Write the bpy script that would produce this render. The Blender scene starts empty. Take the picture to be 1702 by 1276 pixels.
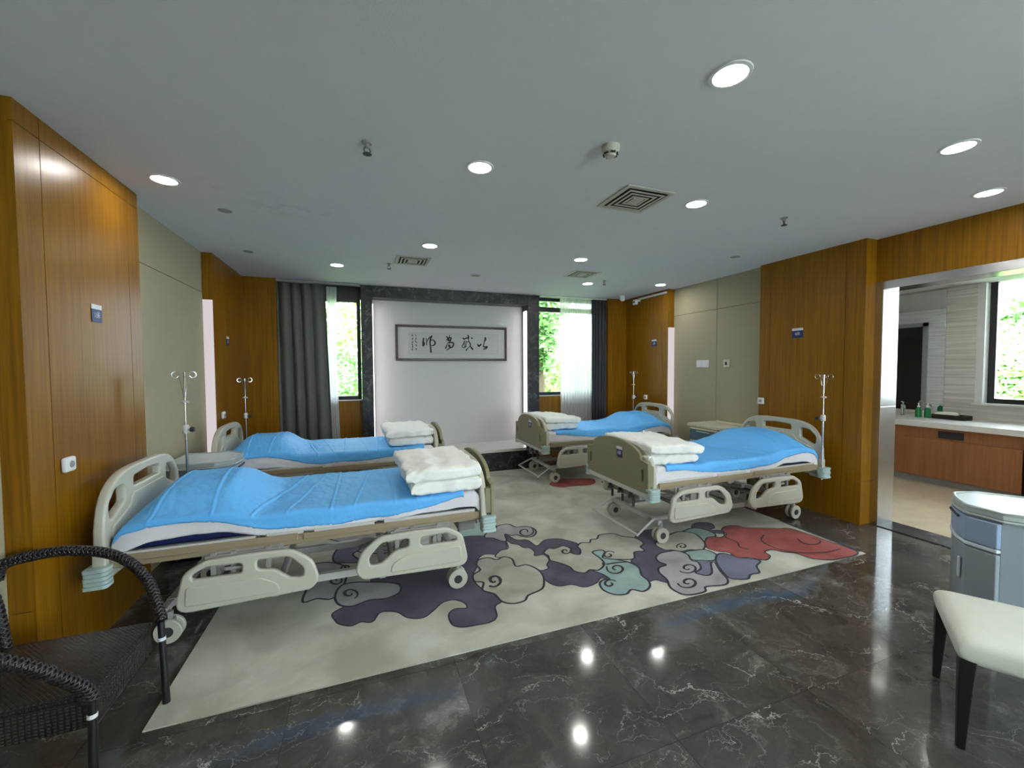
import bpy, bmesh, math, random
from mathutils import Vector, Matrix, noise
random.seed(7)
PI = math.pi
S = bpy.context.scene
C = S.collection

# ------------------------------------------------------------------ camera
F_PX, YAW, PITCH, ROLL, EYE = 683.27, math.radians(20.05), math.radians(2.155), math.radians(-.3004), 1.60
def cam_axes():
    f = Vector((math.sin(YAW)*math.cos(PITCH), math.cos(YAW)*math.cos(PITCH), -math.sin(PITCH)))
    r = Vector((math.cos(YAW), -math.sin(YAW), 0)); u = r.cross(f)
    return r*math.cos(ROLL)+u*math.sin(ROLL), u*math.cos(ROLL)-r*math.sin(ROLL), f
AX_R, AX_U, AX_F = cam_axes()
cd = bpy.data.cameras.new('camera'); cam = bpy.data.objects.new('camera', cd); C.objects.link(cam)
cd.sensor_width = 36; cd.lens = F_PX/1702*36; cd.clip_start = .02
m = Matrix.Identity(4)
for i in range(3):
    m[i][0] = AX_R[i]; m[i][1] = AX_U[i]; m[i][2] = -AX_F[i]
m[0][3], m[1][3], m[2][3] = 0, 0, EYE
cam.matrix_world = m
S.camera = cam
def ray(px, py): return AX_R*((px-851)/F_PX) - AX_U*((py-638)/F_PX) + AX_F
def on_floor(px, py, z=0.):                      # where a point seen in the photograph lies on a level plane
    d = ray(px, py); k = (z-EYE)/d.z; return Vector((d.x*k, d.y*k, z))
def on_back(px, py, y):                          # ... on a plane parallel to the back wall
    d = ray(px, py); k = y/d.y; return Vector((d.x*k, y, EYE+d.z*k))

# ------------------------------------------------------------------ world, exposure
W = bpy.data.worlds.new('overcast_sky'); S.world = W; W.use_nodes = True
bg = W.node_tree.nodes['Background']; bg.inputs[0].default_value = (.84, .92, 1, 1); bg.inputs[1].default_value = 7.5
S.view_settings.view_transform = 'Standard'; S.view_settings.look = 'None'
S.view_settings.gamma = 1; S.view_settings.use_curve_mapping = False
S.view_settings.exposure = 1.32
LAMP = 44.0           # radiance of the ceiling downlights
STRIP = 1.3           # radiance of the recessed light strips
S.cycles.use_denoising = True
S.cycles.max_bounces = 8
S.cycles.diffuse_bounces = 5
S.cycles.sample_clamp_indirect = 6

# ------------------------------------------------------------------ materials
def nt(name):
    M = bpy.data.materials.new(name); M.use_nodes = True
    t = M.node_tree; b = t.nodes['Principled BSDF']; return M, t, b
def N(t, kind, **kw):
    n = t.nodes.new(kind)
    for k, v in kw.items():
        if k in n.inputs: n.inputs[k].default_value = v
        else: setattr(n, k, v)
    return n
def plain(name, col, rough=.5, metal=0, var=.08, scale=14, bump=0, bscale=200, **kw):
    M, t, b = nt(name); L = t.links
    tc = N(t, 'ShaderNodeTexCoord'); nz = N(t, 'ShaderNodeTexNoise'); nz.inputs['Scale'].default_value = scale
    nz.inputs['Detail'].default_value = 5
    L.new(tc.outputs['Object'], nz.inputs['Vector'])
    mx = N(t, 'ShaderNodeMix', data_type='RGBA')
    mx.inputs[6].default_value = (*[c*(1-var) for c in col], 1); mx.inputs[7].default_value = (*[min(1, c*(1+var)) for c in col], 1)
    L.new(nz.outputs['Fac'], mx.inputs[0]); L.new(mx.outputs[2], b.inputs['Base Color'])
    b.inputs['Roughness'].default_value = rough; b.inputs['Metallic'].default_value = metal
    for k, v in kw.items(): b.inputs[k.replace('_', ' ')].default_value = v
    if bump:
        n2 = N(t, 'ShaderNodeTexNoise'); n2.inputs['Scale'].default_value = bscale; n2.inputs['Detail'].default_value = 3
        L.new(tc.outputs['Object'], n2.inputs['Vector'])
        bp = N(t, 'ShaderNodeBump'); bp.inputs['Strength'].default_value = bump; bp.inputs['Distance'].default_value = .004
        L.new(n2.outputs['Fac'], bp.inputs['Height']); L.new(bp.outputs['Normal'], b.inputs['Normal'])
    return M
def ceiling_paint():
    M = plain('grey_white_ceiling_paint', (.70, .70, .72), .9, var=.03, bump=.15, bscale=120); t = M.node_tree; L = t.links; b = t.nodes['Principled BSDF']
    src = b.inputs['Base Color'].links[0].from_socket; tc = N(t, 'ShaderNodeTexCoord'); tot = None
    for cx, cy, r in ((-.62, 3.66, .34), (-.98, 3.36, .14), (-.30, 3.7, .2)):
        d = N(t, 'ShaderNodeVectorMath', operation='DISTANCE'); d.inputs[1].default_value = (cx, cy, 2.866); L.new(tc.outputs['Object'], d.inputs[0])
        mr = N(t, 'ShaderNodeMapRange'); mr.inputs[1].default_value = r; mr.inputs[2].default_value = r*.2; L.new(d.outputs['Value'], mr.inputs[0])
        if tot is None: tot = mr.outputs[0]
        else:
            a = N(t, 'ShaderNodeMath', operation='MAXIMUM'); L.new(tot, a.inputs[0]); L.new(mr.outputs[0], a.inputs[1]); tot = a.outputs[0]
    nz_ = N(t, 'ShaderNodeTexNoise'); nz_.inputs['Scale'].default_value = 11; nz_.inputs['Detail'].default_value = 6; L.new(tc.outputs['Object'], nz_.inputs['Vector'])
    mr = N(t, 'ShaderNodeMapRange'); mr.inputs[1].default_value = .48; mr.inputs[2].default_value = .68; mr.inputs[4].default_value = .32; L.new(nz_.outputs['Fac'], mr.inputs[0])
    m_ = N(t, 'ShaderNodeMath', operation='MULTIPLY'); L.new(tot, m_.inputs[0]); L.new(mr.outputs[0], m_.inputs[1])
    mx = N(t, 'ShaderNodeMix', data_type='RGBA'); mx.inputs[7].default_value = (.30, .31, .30, 1); L.new(m_.outputs[0], mx.inputs[0]); L.new(src, mx.inputs[6]); L.new(mx.outputs[2], b.inputs['Base Color'])
    return M
def wood(name, dark, light, rough=.33, sc=(55, 55, 1.6), coat=0):
    M, t, b = nt(name); L = t.links
    tc = N(t, 'ShaderNodeTexCoord'); mp = N(t, 'ShaderNodeMapping'); mp.inputs['Scale'].default_value = sc
    L.new(tc.outputs['Object'], mp.inputs['Vector'])
    nz = N(t, 'ShaderNodeTexNoise'); nz.inputs['Scale'].default_value = 1.0; nz.inputs['Detail'].default_value = 8; nz.inputs['Roughness'].default_value = .65
    L.new(mp.outputs['Vector'], nz.inputs['Vector'])
    n2 = N(t, 'ShaderNodeTexNoise'); n2.inputs['Scale'].default_value = 1.3; n2.inputs['Detail'].default_value = 2
    L.new(tc.outputs['Object'], n2.inputs['Vector'])
    ad = N(t, 'ShaderNodeMath', operation='MULTIPLY_ADD'); ad.inputs[1].default_value = .3
    L.new(n2.outputs['Fac'], ad.inputs[0]); L.new(nz.outputs['Fac'], ad.inputs[2])
    cr = N(t, 'ShaderNodeValToRGB'); cr.color_ramp.elements[0].position = .42; cr.color_ramp.elements[1].position = .88
    cr.color_ramp.elements[0].color = (*dark, 1); cr.color_ramp.elements[1].color = (*light, 1)
    L.new(ad.outputs[0], cr.inputs[0]); L.new(cr.outputs[0], b.inputs['Base Color'])
    b.inputs['Specular IOR Level'].default_value = .28; b.inputs['Roughness'].default_value = rough; b.inputs['Coat Weight'].default_value = coat; b.inputs['Coat Roughness'].default_value = .25
    return M
def marble_floor():
    M, t, b = nt('dark_marble_tiles'); L = t.links
    tc = N(t, 'ShaderNodeTexCoord'); sep = N(t, 'ShaderNodeSeparateXYZ'); L.new(tc.outputs['Object'], sep.inputs[0])
    def cell(out, size, off):
        a = N(t, 'ShaderNodeMath', operation='ADD'); a.inputs[1].default_value = off; L.new(out, a.inputs[0])
        d = N(t, 'ShaderNodeMath', operation='DIVIDE'); d.inputs[1].default_value = size; L.new(a.outputs[0], d.inputs[0])
        f = N(t, 'ShaderNodeMath', operation='FLOOR'); L.new(d.outputs[0], f.inputs[0])
        fr = N(t, 'ShaderNodeMath', operation='FRACT'); L.new(d.outputs[0], fr.inputs[0])
        pp = N(t, 'ShaderNodeMath', operation='PINGPONG'); pp.inputs[1].default_value = .5; L.new(d.outputs[0], pp.inputs[0])
        return f.outputs[0], fr.outputs[0], pp.outputs[0]
    fx, rx, px = cell(sep.outputs[0], .8, .35); fy, ry, py = cell(sep.outputs[1], .8, .24)
    cb = N(t, 'ShaderNodeCombineXYZ'); L.new(fx, cb.inputs[0]); L.new(fy, cb.inputs[1])
    wn = N(t, 'ShaderNodeTexWhiteNoise'); L.new(cb.outputs[0], wn.inputs['Vector'])
    sc = N(t, 'ShaderNodeVectorMath', operation='SCALE'); sc.inputs['Scale'].default_value = 9; L.new(wn.outputs['Color'], sc.inputs[0])
    ad = N(t, 'ShaderNodeVectorMath', operation='ADD'); L.new(tc.outputs['Object'], ad.inputs[0]); L.new(sc.outputs[0], ad.inputs[1])
    P = ad.outputs[0]
    # warp
    wz = N(t, 'ShaderNodeTexNoise'); wz.inputs['Scale'].default_value = 2.2; wz.inputs['Detail'].default_value = 7; wz.inputs['Roughness'].default_value = .62; L.new(P, wz.inputs['Vector'])
    wm = N(t, 'ShaderNodeVectorMath', operation='SCALE'); wm.inputs['Scale'].default_value = .55; L.new(wz.outputs['Color'], wm.inputs[0])
    wa = N(t, 'ShaderNodeVectorMath', operation='ADD'); L.new(P, wa.inputs[0]); L.new(wm.outputs[0], wa.inputs[1])
    mp = N(t, 'ShaderNodeMapping'); mp.inputs['Rotation'].default_value = (0, 0, .7); mp.inputs['Scale'].default_value = (1.0, 2.6, 1); L.new(wa.outputs[0], mp.inputs['Vector'])
    def veins(scale, w, amp):
        v = N(t, 'ShaderNodeTexVoronoi', feature='DISTANCE_TO_EDGE'); v.inputs['Scale'].default_value = scale; L.new(mp.outputs[0], v.inputs['Vector'])
        mr = N(t, 'ShaderNodeMapRange'); mr.inputs[1].default_value = 0; mr.inputs[2].default_value = w; mr.inputs[3].default_value = amp; mr.inputs[4].default_value = 0; mr.interpolation_type = 'SMOOTHSTEP'
        L.new(v.outputs['Distance'], mr.inputs[0]); return mr.outputs[0]
    v1 = veins(1.0, .007, 1.0); v2 = veins(3.6, .012, .55)
    gate = N(t, 'ShaderNodeTexNoise'); gate.inputs['Scale'].default_value = 3.1; gate.inputs['Detail'].default_value = 5; L.new(P, gate.inputs['Vector'])
    gr = N(t, 'ShaderNodeMapRange'); gr.inputs[1].default_value = .46; gr.inputs[2].default_value = .62; L.new(gate.outputs['Fac'], gr.inputs[0])
    vs = N(t, 'ShaderNodeMath', operation='ADD'); L.new(v1, vs.inputs[0]); L.new(v2, vs.inputs[1])
    vg = N(t, 'ShaderNodeMath', operation='MULTIPLY', use_clamp=True); L.new(vs.outputs[0], vg.inputs[0]); L.new(gr.outputs[0], vg.inputs[1])
    # cloudy base
    cl = N(t, 'ShaderNodeTexNoise'); cl.inputs['Scale'].default_value = 2.6; cl.inputs['Detail'].default_value = 12; cl.inputs['Roughness'].default_value = .72; cl.inputs['Distortion'].default_value = .9; L.new(wa.outputs[0], cl.inputs['Vector'])
    cr = N(t, 'ShaderNodeValToRGB'); e = cr.color_ramp.elements
    e[0].position = .34; e[0].color = (.040, .036, .033, 1); e[1].position = .76; e[1].color = (.24, .23, .21, 1)
    k = e.new(.56); k.color = (.078, .071, .065, 1)
    L.new(cl.outputs['Fac'], cr.inputs[0])
    mx = N(t, 'ShaderNodeMix', data_type='RGBA'); mx.inputs[7].default_value = (.42, .40, .37, 1)
    L.new(vg.outputs[0], mx.inputs[0]); L.new(cr.outputs[0], mx.inputs[6])
    # joints
    mn = N(t, 'ShaderNodeMath', operation='MINIMUM'); L.new(px, mn.inputs[0]); L.new(py, mn.inputs[1])
    jt = N(t, 'ShaderNodeMath', operation='LESS_THAN'); jt.inputs[1].default_value = .0011; L.new(mn.outputs[0], jt.inputs[0])
    m2 = N(t, 'ShaderNodeMix', data_type='RGBA'); m2.inputs[7].default_value = (.02, .018, .017, 1)
    L.new(jt.outputs[0], m2.inputs[0]); L.new(mx.outputs[2], m2.inputs[6]); L.new(m2.outputs[2], b.inputs['Base Color'])
    b.inputs['Roughness'].default_value = .09; b.inputs['IOR'].default_value = 1.55
    return M
def dark_stone():
    M, t, b = nt('dark_grey_stone'); L = t.links
    tc = N(t, 'ShaderNodeTexCoord')
    nz = N(t, 'ShaderNodeTexNoise'); nz.inputs['Scale'].default_value = 7; nz.inputs['Detail'].default_value = 10; nz.inputs['Roughness'].default_value = .7; nz.inputs['Distortion'].default_value = 1.4
    L.new(tc.outputs['Object'], nz.inputs['Vector'])
    cr = N(t, 'ShaderNodeValToRGB'); e = cr.color_ramp.elements
    e[0].position = .46; e[0].color = (.011, .012, .014, 1); e[1].position = .72; e[1].color = (.20, .20, .21, 1); k = e.new(.56); k.color = (.035, .036, .04, 1)
    L.new(nz.outputs['Fac'], cr.inputs[0]); L.new(cr.outputs[0], b.inputs['Base Color']); b.inputs['Roughness'].default_value = .35
    return M
def pile(name, a, c, scale=3.2):
    M, t, b = nt(name); L = t.links
    tc = N(t, 'ShaderNodeTexCoord')
    n1 = N(t, 'ShaderNodeTexNoise'); n1.inputs['Scale'].default_value = scale; n1.inputs['Detail'].default_value = 6; n1.inputs['Distortion'].default_value = .5; L.new(tc.outputs['Object'], n1.inputs['Vector'])
    n2 = N(t, 'ShaderNodeTexNoise'); n2.inputs['Scale'].default_value = 320; L.new(tc.outputs['Object'], n2.inputs['Vector'])
    cr = N(t, 'ShaderNodeValToRGB'); cr.color_ramp.elements[0].position = .36; cr.color_ramp.elements[1].position = .66
    cr.color_ramp.elements[0].color = (*a, 1); cr.color_ramp.elements[1].color = (*c, 1)
    L.new(n1.outputs['Fac'], cr.inputs[0])
    mx = N(t, 'ShaderNodeMix', data_type='RGBA', blend_type='MULTIPLY'); mx.inputs[0].default_value = .45
    L.new(cr.outputs[0], mx.inputs[6]); L.new(n2.outputs['Fac'], mx.inputs[7]); 
    g = N(t, 'ShaderNodeGamma'); g.inputs[1].default_value = .93; L.new(mx.outputs[2], g.inputs[0]); L.new(g.outputs[0], b.inputs['Base Color'])
    bp = N(t, 'ShaderNodeBump'); bp.inputs['Strength'].default_value = .5; bp.inputs['Distance'].default_value = .003
    L.new(n2.outputs['Fac'], bp.inputs['Height']); L.new(bp.outputs['Normal'], b.inputs['Normal'])
    b.inputs['Roughness'].default_value = .95; b.inputs['Specular IOR Level'].default_value = .1
    b.inputs['Sheen Weight'].default_value = .15
    return M
def emit(name, col, k):
    M = bpy.data.materials.new(name); M.use_nodes = True; t = M.node_tree; t.nodes.clear()
    o = t.nodes.new('ShaderNodeOutputMaterial'); e = t.nodes.new('ShaderNodeEmission')
    e.inputs[0].default_value = (*col, 1); e.inputs[1].default_value = k; t.links.new(e.outputs[0], o.inputs[0]); return M
def sheer():
    M = bpy.data.materials.new('sheer_voile'); M.use_nodes = True; t = M.node_tree; t.nodes.clear(); L = t.links
    o = t.nodes.new('ShaderNodeOutputMaterial'); a = t.nodes.new('ShaderNodeBsdfTransparent'); d = t.nodes.new('ShaderNodeBsdfDiffuse'); tr = t.nodes.new('ShaderNodeBsdfTranslucent')
    d.inputs[0].default_value = (.72, .72, .72, 1); tr.inputs[0].default_value = (.72, .72, .74, 1)
    m1 = t.nodes.new('ShaderNodeMixShader'); m1.inputs[0].default_value = .55; L.new(d.outputs[0], m1.inputs[1]); L.new(tr.outputs[0], m1.inputs[2])
    m2 = t.nodes.new('ShaderNodeMixShader'); m2.inputs[0].default_value = .90; L.new(a.outputs[0], m2.inputs[1]); L.new(m1.outputs[0], m2.inputs[2])
    L.new(m2.outputs[0], o.inputs[0]); return M
def glass():
    M = bpy.data.materials.new('window_glass'); M.use_nodes = True; t = M.node_tree; t.nodes.clear(); L = t.links
    o = t.nodes.new('ShaderNodeOutputMaterial'); a = t.nodes.new('ShaderNodeBsdfTransparent'); g = t.nodes.new('ShaderNodeBsdfGlossy')
    a.inputs[0].default_value = (.93, .97, .96, 1); g.inputs['Roughness'].default_value = .02
    f = t.nodes.new('ShaderNodeFresnel'); f.inputs[0].default_value = 1.3
    m2 = t.nodes.new('ShaderNodeMixShader'); L.new(f.outputs[0], m2.inputs[0]); L.new(a.outputs[0], m2.inputs[1]); L.new(g.outputs[0], m2.inputs[2])
    L.new(m2.outputs[0], o.inputs[0]); return M
def woven(name, c1, c2, s, rough=.35):
    M, t, b = nt(name); L = t.links
    tc = N(t, 'ShaderNodeTexCoord'); mp = N(t, 'ShaderNodeMapping'); mp.inputs['Rotation'].default_value = (0, 0, PI/4); mp.inputs['Scale'].default_value = (s, s, s)
    L.new(tc.outputs['Object'], mp.inputs['Vector'])
    ck = N(t, 'ShaderNodeTexVoronoi', feature='F1', distance='CHEBYCHEV'); ck.inputs['Scale'].default_value = 1; ck.inputs['Randomness'].default_value = .12; L.new(mp.outputs[0], ck.inputs['Vector'])
    cr = N(t, 'ShaderNodeValToRGB'); cr.color_ramp.elements[0].position = .1; cr.color_ramp.elements[1].position = .5
    cr.color_ramp.elements[0].color = (*c1, 1); cr.color_ramp.elements[1].color = (*c2, 1)
    L.new(ck.outputs['Distance'], cr.inputs[0]); L.new(cr.outputs[0], b.inputs['Base Color'])
    bp = N(t, 'ShaderNodeBump', invert=True); bp.inputs['Strength'].default_value = .9; bp.inputs['Distance'].default_value = .006
    L.new(ck.outputs['Distance'], bp.inputs['Height']); L.new(bp.outputs['Normal'], b.inputs['Normal']); b.inputs['Roughness'].default_value = rough
    return M
def tile_wall():
    M, t, b = nt('pale_travertine_tile'); L = t.links
    tc = N(t, 'ShaderNodeTexCoord'); mp = N(t, 'ShaderNodeMapping'); mp.inputs['Scale'].default_value = (1.2, 1.2, 34); L.new(tc.outputs['Object'], mp.inputs['Vector'])
    nz = N(t, 'ShaderNodeTexNoise'); nz.inputs['Scale'].default_value = 1; nz.inputs['Detail'].default_value = 6; L.new(mp.outputs[0], nz.inputs['Vector'])
    cr = N(t, 'ShaderNodeValToRGB'); cr.color_ramp.elements[0].position = .35; cr.color_ramp.elements[1].position = .7
    cr.color_ramp.elements[0].color = (.52, .48, .45, 1); cr.color_ramp.elements[1].color = (.76, .72, .69, 1)
    L.new(nz.outputs['Fac'], cr.inputs[0]); L.new(cr.outputs[0], b.inputs['Base Color']); b.inputs['Roughness'].default_value = .3
    return M

M = dict(
 wood=wood('orange_wood_veneer', (.155, .062, .0018), (.31, .138, .004)),
 wood2=wood('red_brown_vanity_veneer', (.26, .10, .035), (.40, .17, .065), .4, (30, 30, 1.2)),
 ceiling=ceiling_paint(),
 beige=plain('beige_fabric_panel', (.37, .335, .225), .85, var=.05, bump=.2, bscale=400),
 groove=plain('dark_groove', (.03, .02, .012), .8),
 bgroove=plain('fabric_panel_joint', (.10, .09, .07), .8),
 white=plain('white_wall_paint', (.60, .60, .60), .8, var=.02),
 floor=marble_floor(), stone=dark_stone(),
 wstone=plain('white_quartz', (.72, .70, .69), .25, var=.04),
 steel=plain('brushed_stainless_steel', (.55, .55, .55), .22, 1, var=.15, scale=6),
 chrome=plain('chrome', (.62, .62, .62), .15, 1, var=.02),
 cream=plain('cream_plastic', (.50, .485, .40), .38, var=.03),
 olive=plain('olive_grey_laminate', (.23, .215, .12), .42, var=.04),
 teal=plain('pale_teal_plastic', (.40, .52, .50), .4, var=.03),
 frame=plain('beige_painted_steel', (.30, .24, .15), .4, var=.08),
 grey=plain('grey_painted_steel', (.30, .29, .27), .4, var=.08),
 lgrey=plain('light_grey_painted_steel', (.55, .54, .52), .4, var=.05),
 dgrey=plain('dark_grey_plastic', (.035, .035, .037), .5),
 black=plain('black_lacquer', (.008, .008, .009), .4),
 navy=plain('navy_vinyl', (.008, .016, .085), .45),
 sheet=plain('white_cotton_sheet', (.74, .72, .74), .85, var=.03, bump=.3, bscale=60),
 blue=plain('blue_nonwoven_sheet', (.12, .47, .98), .62, var=.10, scale=5, bump=1.0, bscale=24),
 quilt=plain('white_cotton_quilt', (.88, .89, .85), .85, var=.03, bump=.25, bscale=70),
 curtain=plain('grey_curtain_cloth', (.13, .135, .12), .9, var=.12, scale=40, bump=.2, bscale=300),
 curtain2=plain('charcoal_curtain_cloth', (.05, .053, .06), .9, var=.12, scale=40, bump=.2, bscale=300),
 sheer=sheer(), glass=glass(),
 winframe=plain('dark_window_aluminium', (.012, .013, .016), .4),
 lamp=emit('lit_downlight', (1, .97, .92), LAMP), recessglow=emit('dim_pinkish_recess_glow', (1, .91, .93), .27), strip=emit('lit_led_strip', (1, .90, .92), STRIP),
 trimring=plain('white_lamp_ring', (.75, .75, .74), .4),
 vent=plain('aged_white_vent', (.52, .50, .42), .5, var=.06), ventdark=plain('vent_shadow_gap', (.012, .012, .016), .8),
 paper=plain('rice_paper', (.52, .53, .50), .8, var=.02), mount=plain('pale_picture_mount', (.56, .56, .54), .8, var=.02),
 ink=plain('black_ink', (.006, .006, .006), .6), pframe=plain('dark_red_wood_frame', (.035, .008, .007), .35),
 line=plain('thin_grey_line', (.30, .31, .30), .8),
 bluesign=plain('dark_blue_sign', (.008, .022, .13), .4), signwhite=plain('sign_white', (.75, .75, .78), .5), red=plain('sign_red', (.6, .03, .04), .5),
 wplastic=plain('white_plastic', (.74, .74, .74), .35, var=.02),
 nsgrey=plain('grey_blue_cabinet', (.27, .31, .34), .35, var=.03), nstop=plain('grey_green_cabinet_top', (.40, .45, .43), .3, var=.05),
 nswhite=plain('pale_blue_white_panel', (.62, .70, .76), .3, var=.03), nsblue=plain('slate_blue_drawer', (.085, .16, .20), .4, var=.05),
 nscream=plain('cream_cabinet', (.60, .56, .42), .45, var=.05), nslav=plain('lavender_blue_drawer', (.28, .37, .52), .35, var=.03),
 seat=plain('off_white_seat_leather', (.66, .67, .58), .5, var=.05, bump=.2, bscale=150),
 wicker=woven('dark_brown_wicker', (.040, .033, .032), (.005, .004, .004), 80, .25), strand=plain('dark_wicker_strand', (.018, .014, .016), .28, var=.5, scale=60),
 leaf=plain('green_leaf', (.15, .33, .08), .5, var=.5, scale=3), leaf2=plain('yellow_green_leaf', (.34, .50, .15), .5, var=.4, scale=3),
 trunk=plain('bark', (.10, .07, .045), .9), grass=plain('lawn', (.16, .30, .06), .9, var=.3), ext=plain('pale_yellow_render', (.62, .56, .40), .8),
 tile=tile_wall(), ftile=plain('cream_floor_tile', (.52, .44, .32), .25, var=.16, scale=5), mirror=plain('mirror_silver', (.8, .82, .82), .02, 1, var=0),
 ddoor=plain('dark_brown_door', (.018, .012, .010), .45), soap=plain('green_soap', (.02, .30, .10), .15, var=.1, Transmission_Weight=.3),
 dtray=plain('dark_wicker_tray', (.025, .016, .012), .7), towel=plain('white_towel', (.78, .78, .76), .95, bump=.4, bscale=200),
 bounce=plain('pale_bounce_ground', (.62, .62, .60), .8),
 sill=plain('white_window_sill', (.7, .7, .7), .5),
 r_base=pile('rug_ivory_pile', (.46, .455, .35), (.74, .735, .62), 2.4), r_pur=pile('rug_purple_pile', (.060, .048, .082), (.115, .095, .15)),
 r_lav=pile('rug_lavender_pile', (.34, .33, .33), (.52, .50, .52)), r_cream=pile('rug_stone_pile', (.38, .365, .28), (.60, .58, .48)),
 r_teal=pile('rug_teal_pile', (.25, .38, .36), (.40, .56, .52)), r_blue=pile('rug_slate_pile', (.13, .13, .20), (.20, .20, .29)),
 r_red=pile('rug_red_pile', (.30, .042, .035), (.52, .10, .085)), r_line=pile('rug_dark_outline', (.018, .016, .028), (.03, .028, .04)),
 r_green=pile('rug_sage_pile', (.26, .31, .25), (.36, .40, .33)),
)

# ------------------------------------------------------------------ mesh helpers
class MB:
    def __init__(s): s.v = []; s.f = []; s.m = []; s.cur = 0
    def add(s, vs, fs, mi=None):
        b = len(s.v); s.v += [tuple(p) for p in vs]; s.f += [tuple(i+b for i in f) for f in fs]; s.m += [s.cur if mi is None else mi]*len(fs); return s
    def box(s, x0, x1, y0, y1, z0, z1, mi=None):
        v = [(x, y, z) for z in (z0, z1) for y in (y0, y1) for x in (x0, x1)]
        return s.add(v, [(0, 2, 3, 1), (4, 5, 7, 6), (0, 1, 5, 4), (2, 6, 7, 3), (0, 4, 6, 2), (1, 3, 7, 5)], mi)
    def obox(s, c, ex, ey, ez, mi=None):          # oriented box: centre and three half-axis vectors
        c, ex, ey, ez = map(Vector, (c, ex, ey, ez))
        v = [c+ex*i+ey*j+ez*k for k in (-1, 1) for j in (-1, 1) for i in (-1, 1)]
        return s.add(v, [(0, 2, 3, 1), (4, 5, 7, 6), (0, 1, 5, 4), (2, 6, 7, 3), (0, 4, 6, 2), (1, 3, 7, 5)], mi)
    def tube(s, pts, r, seg=10, closed=False, mi=None):
        pts = [Vector(p) for p in pts]; n = len(pts); rs = r if isinstance(r, (list, tuple)) else [r]*n
        vs = []; up = None
        for i, p in enumerate(pts):
            a = pts[i-1] if (i or closed) else p; b = pts[(i+1) % n] if (i < n-1 or closed) else p
            t = (b-a).normalized() if (b-a).length > 1e-9 else Vector((0, 0, 1))
            if up is None:
                up = Vector((0, 0, 1)) if abs(t.z) < .9 else Vector((1, 0, 0))
            u = (up - t*up.dot(t)).normalized(); w = t.cross(u); up = u
            for k in range(seg):
                an = 2*PI*k/seg; vs.append(p+(u*math.cos(an)+w*math.sin(an))*rs[i])
        fs = []
        for i in range(n if closed else n-1):
            j = (i+1) % n
            for k in range(seg):
                fs.append((i*seg+k, i*seg+(k+1) % seg, j*seg+(k+1) % seg, j*seg+k))
        if not closed: fs += [tuple(range(seg-1, -1, -1)), tuple((n-1)*seg+k for k in range(seg))]
        return s.add(vs, fs, mi)
    def cyl(s, p, q, r, seg=16, mi=None): return s.tube([p, q], r, seg, mi=mi)
    def lathe(s, prof, c=(0, 0, 0), seg=24, mi=None, caps=True):   # profile of (radius, z)
        vs = []; n = len(prof)
        for r, z in prof:
            for k in range(seg):
                a = 2*PI*k/seg; vs.append((c[0]+r*math.cos(a), c[1]+r*math.sin(a), c[2]+z))
        fs = [(i*seg+k, i*seg+(k+1) % seg, (i+1)*seg+(k+1) % seg, (i+1)*seg+k) for i in range(n-1) for k in range(seg)]
        if caps: fs += [tuple(range(seg-1, -1, -1)), tuple((n-1)*seg+k for k in range(seg))]
        return s.add(vs, fs, mi)
    def prism(s, poly, z0, z1, mi=None):
        n = len(poly); vs = [(x, y, z0) for x, y in poly]+[(x, y, z1) for x, y in poly]
        fs = [tuple(range(n-1, -1, -1)), tuple(range(n, 2*n))]+[(i, (i+1) % n, n+(i+1) % n, n+i) for i in range(n)]
        return s.add(vs, fs, mi)
    def grid(s, fn, nu, nv, mi=None):
        vs = [fn(i/nu, j/nv) for j in range(nv+1) for i in range(nu+1)]
        return s.add(vs, [(j*(nu+1)+i, j*(nu+1)+i+1, (j+1)*(nu+1)+i+1, (j+1)*(nu+1)+i) for j in range(nv) for i in range(nu)], mi)
    def plate(s, fn, outer, holes=(), thick=.03, bev=.006, mi=None):   # plate with holes and rounded rims; fn maps (u, v, w) to a point
        cu = bpy.data.curves.new('t', 'CURVE'); cu.dimensions = '2D'; cu.fill_mode = 'BOTH'; cu.extrude = thick/2-bev; cu.bevel_depth = bev; cu.bevel_resolution = 2; cu.offset = -bev
        for poly in [outer]+list(holes):
            sp = cu.splines.new('POLY'); sp.points.add(len(poly)-1); sp.use_cyclic_u = True
            for p, q in zip(sp.points, poly): p.co = (q[0], q[1], 0, 1)
        o = bpy.data.objects.new('t', cu); C.objects.link(o)
        dg = bpy.context.evaluated_depsgraph_get(); me = bpy.data.meshes.new_from_object(o.evaluated_get(dg))
        s.add([fn(*v.co) for v in me.vertices], [tuple(p.vertices) for p in me.polygons], mi)
        bpy.data.objects.remove(o); bpy.data.curves.remove(cu); bpy.data.meshes.remove(me); return s
    def xf(s, mat):
        s.v = [tuple(mat @ Vector(p)) for p in s.v]; return s
    def build(s, name, mats, parent=None, smooth=False, bevel=0, seg=2, solid=0, angle=40, merge=False, subsurf=0):
        me = bpy.data.meshes.new(name); me.from_pydata(s.v, [], s.f)
        if not isinstance(mats, (list, tuple)): mats = [mats]
        for k in mats: me.materials.append(M[k] if isinstance(k, str) else k)
        me.polygons.foreach_set('material_index', s.m)
        b = bmesh.new(); b.from_mesh(me)
        if merge: bmesh.ops.remove_doubles(b, verts=b.verts, dist=1e-5)
        bmesh.ops.recalc_face_normals(b, faces=b.faces); b.to_mesh(me); b.free()
        if smooth:
            me.polygons.foreach_set('use_smooth', [True]*len(me.polygons))
            try: me.set_sharp_from_angle(angle=math.radians(angle))
            except Exception: pass
        me.update()
        o = bpy.data.objects.new(name, me); C.objects.link(o)
        if parent: o.parent = parent
        if solid: md = o.modifiers.new('thickness', 'SOLIDIFY'); md.thickness = solid; md.offset = -1
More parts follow.
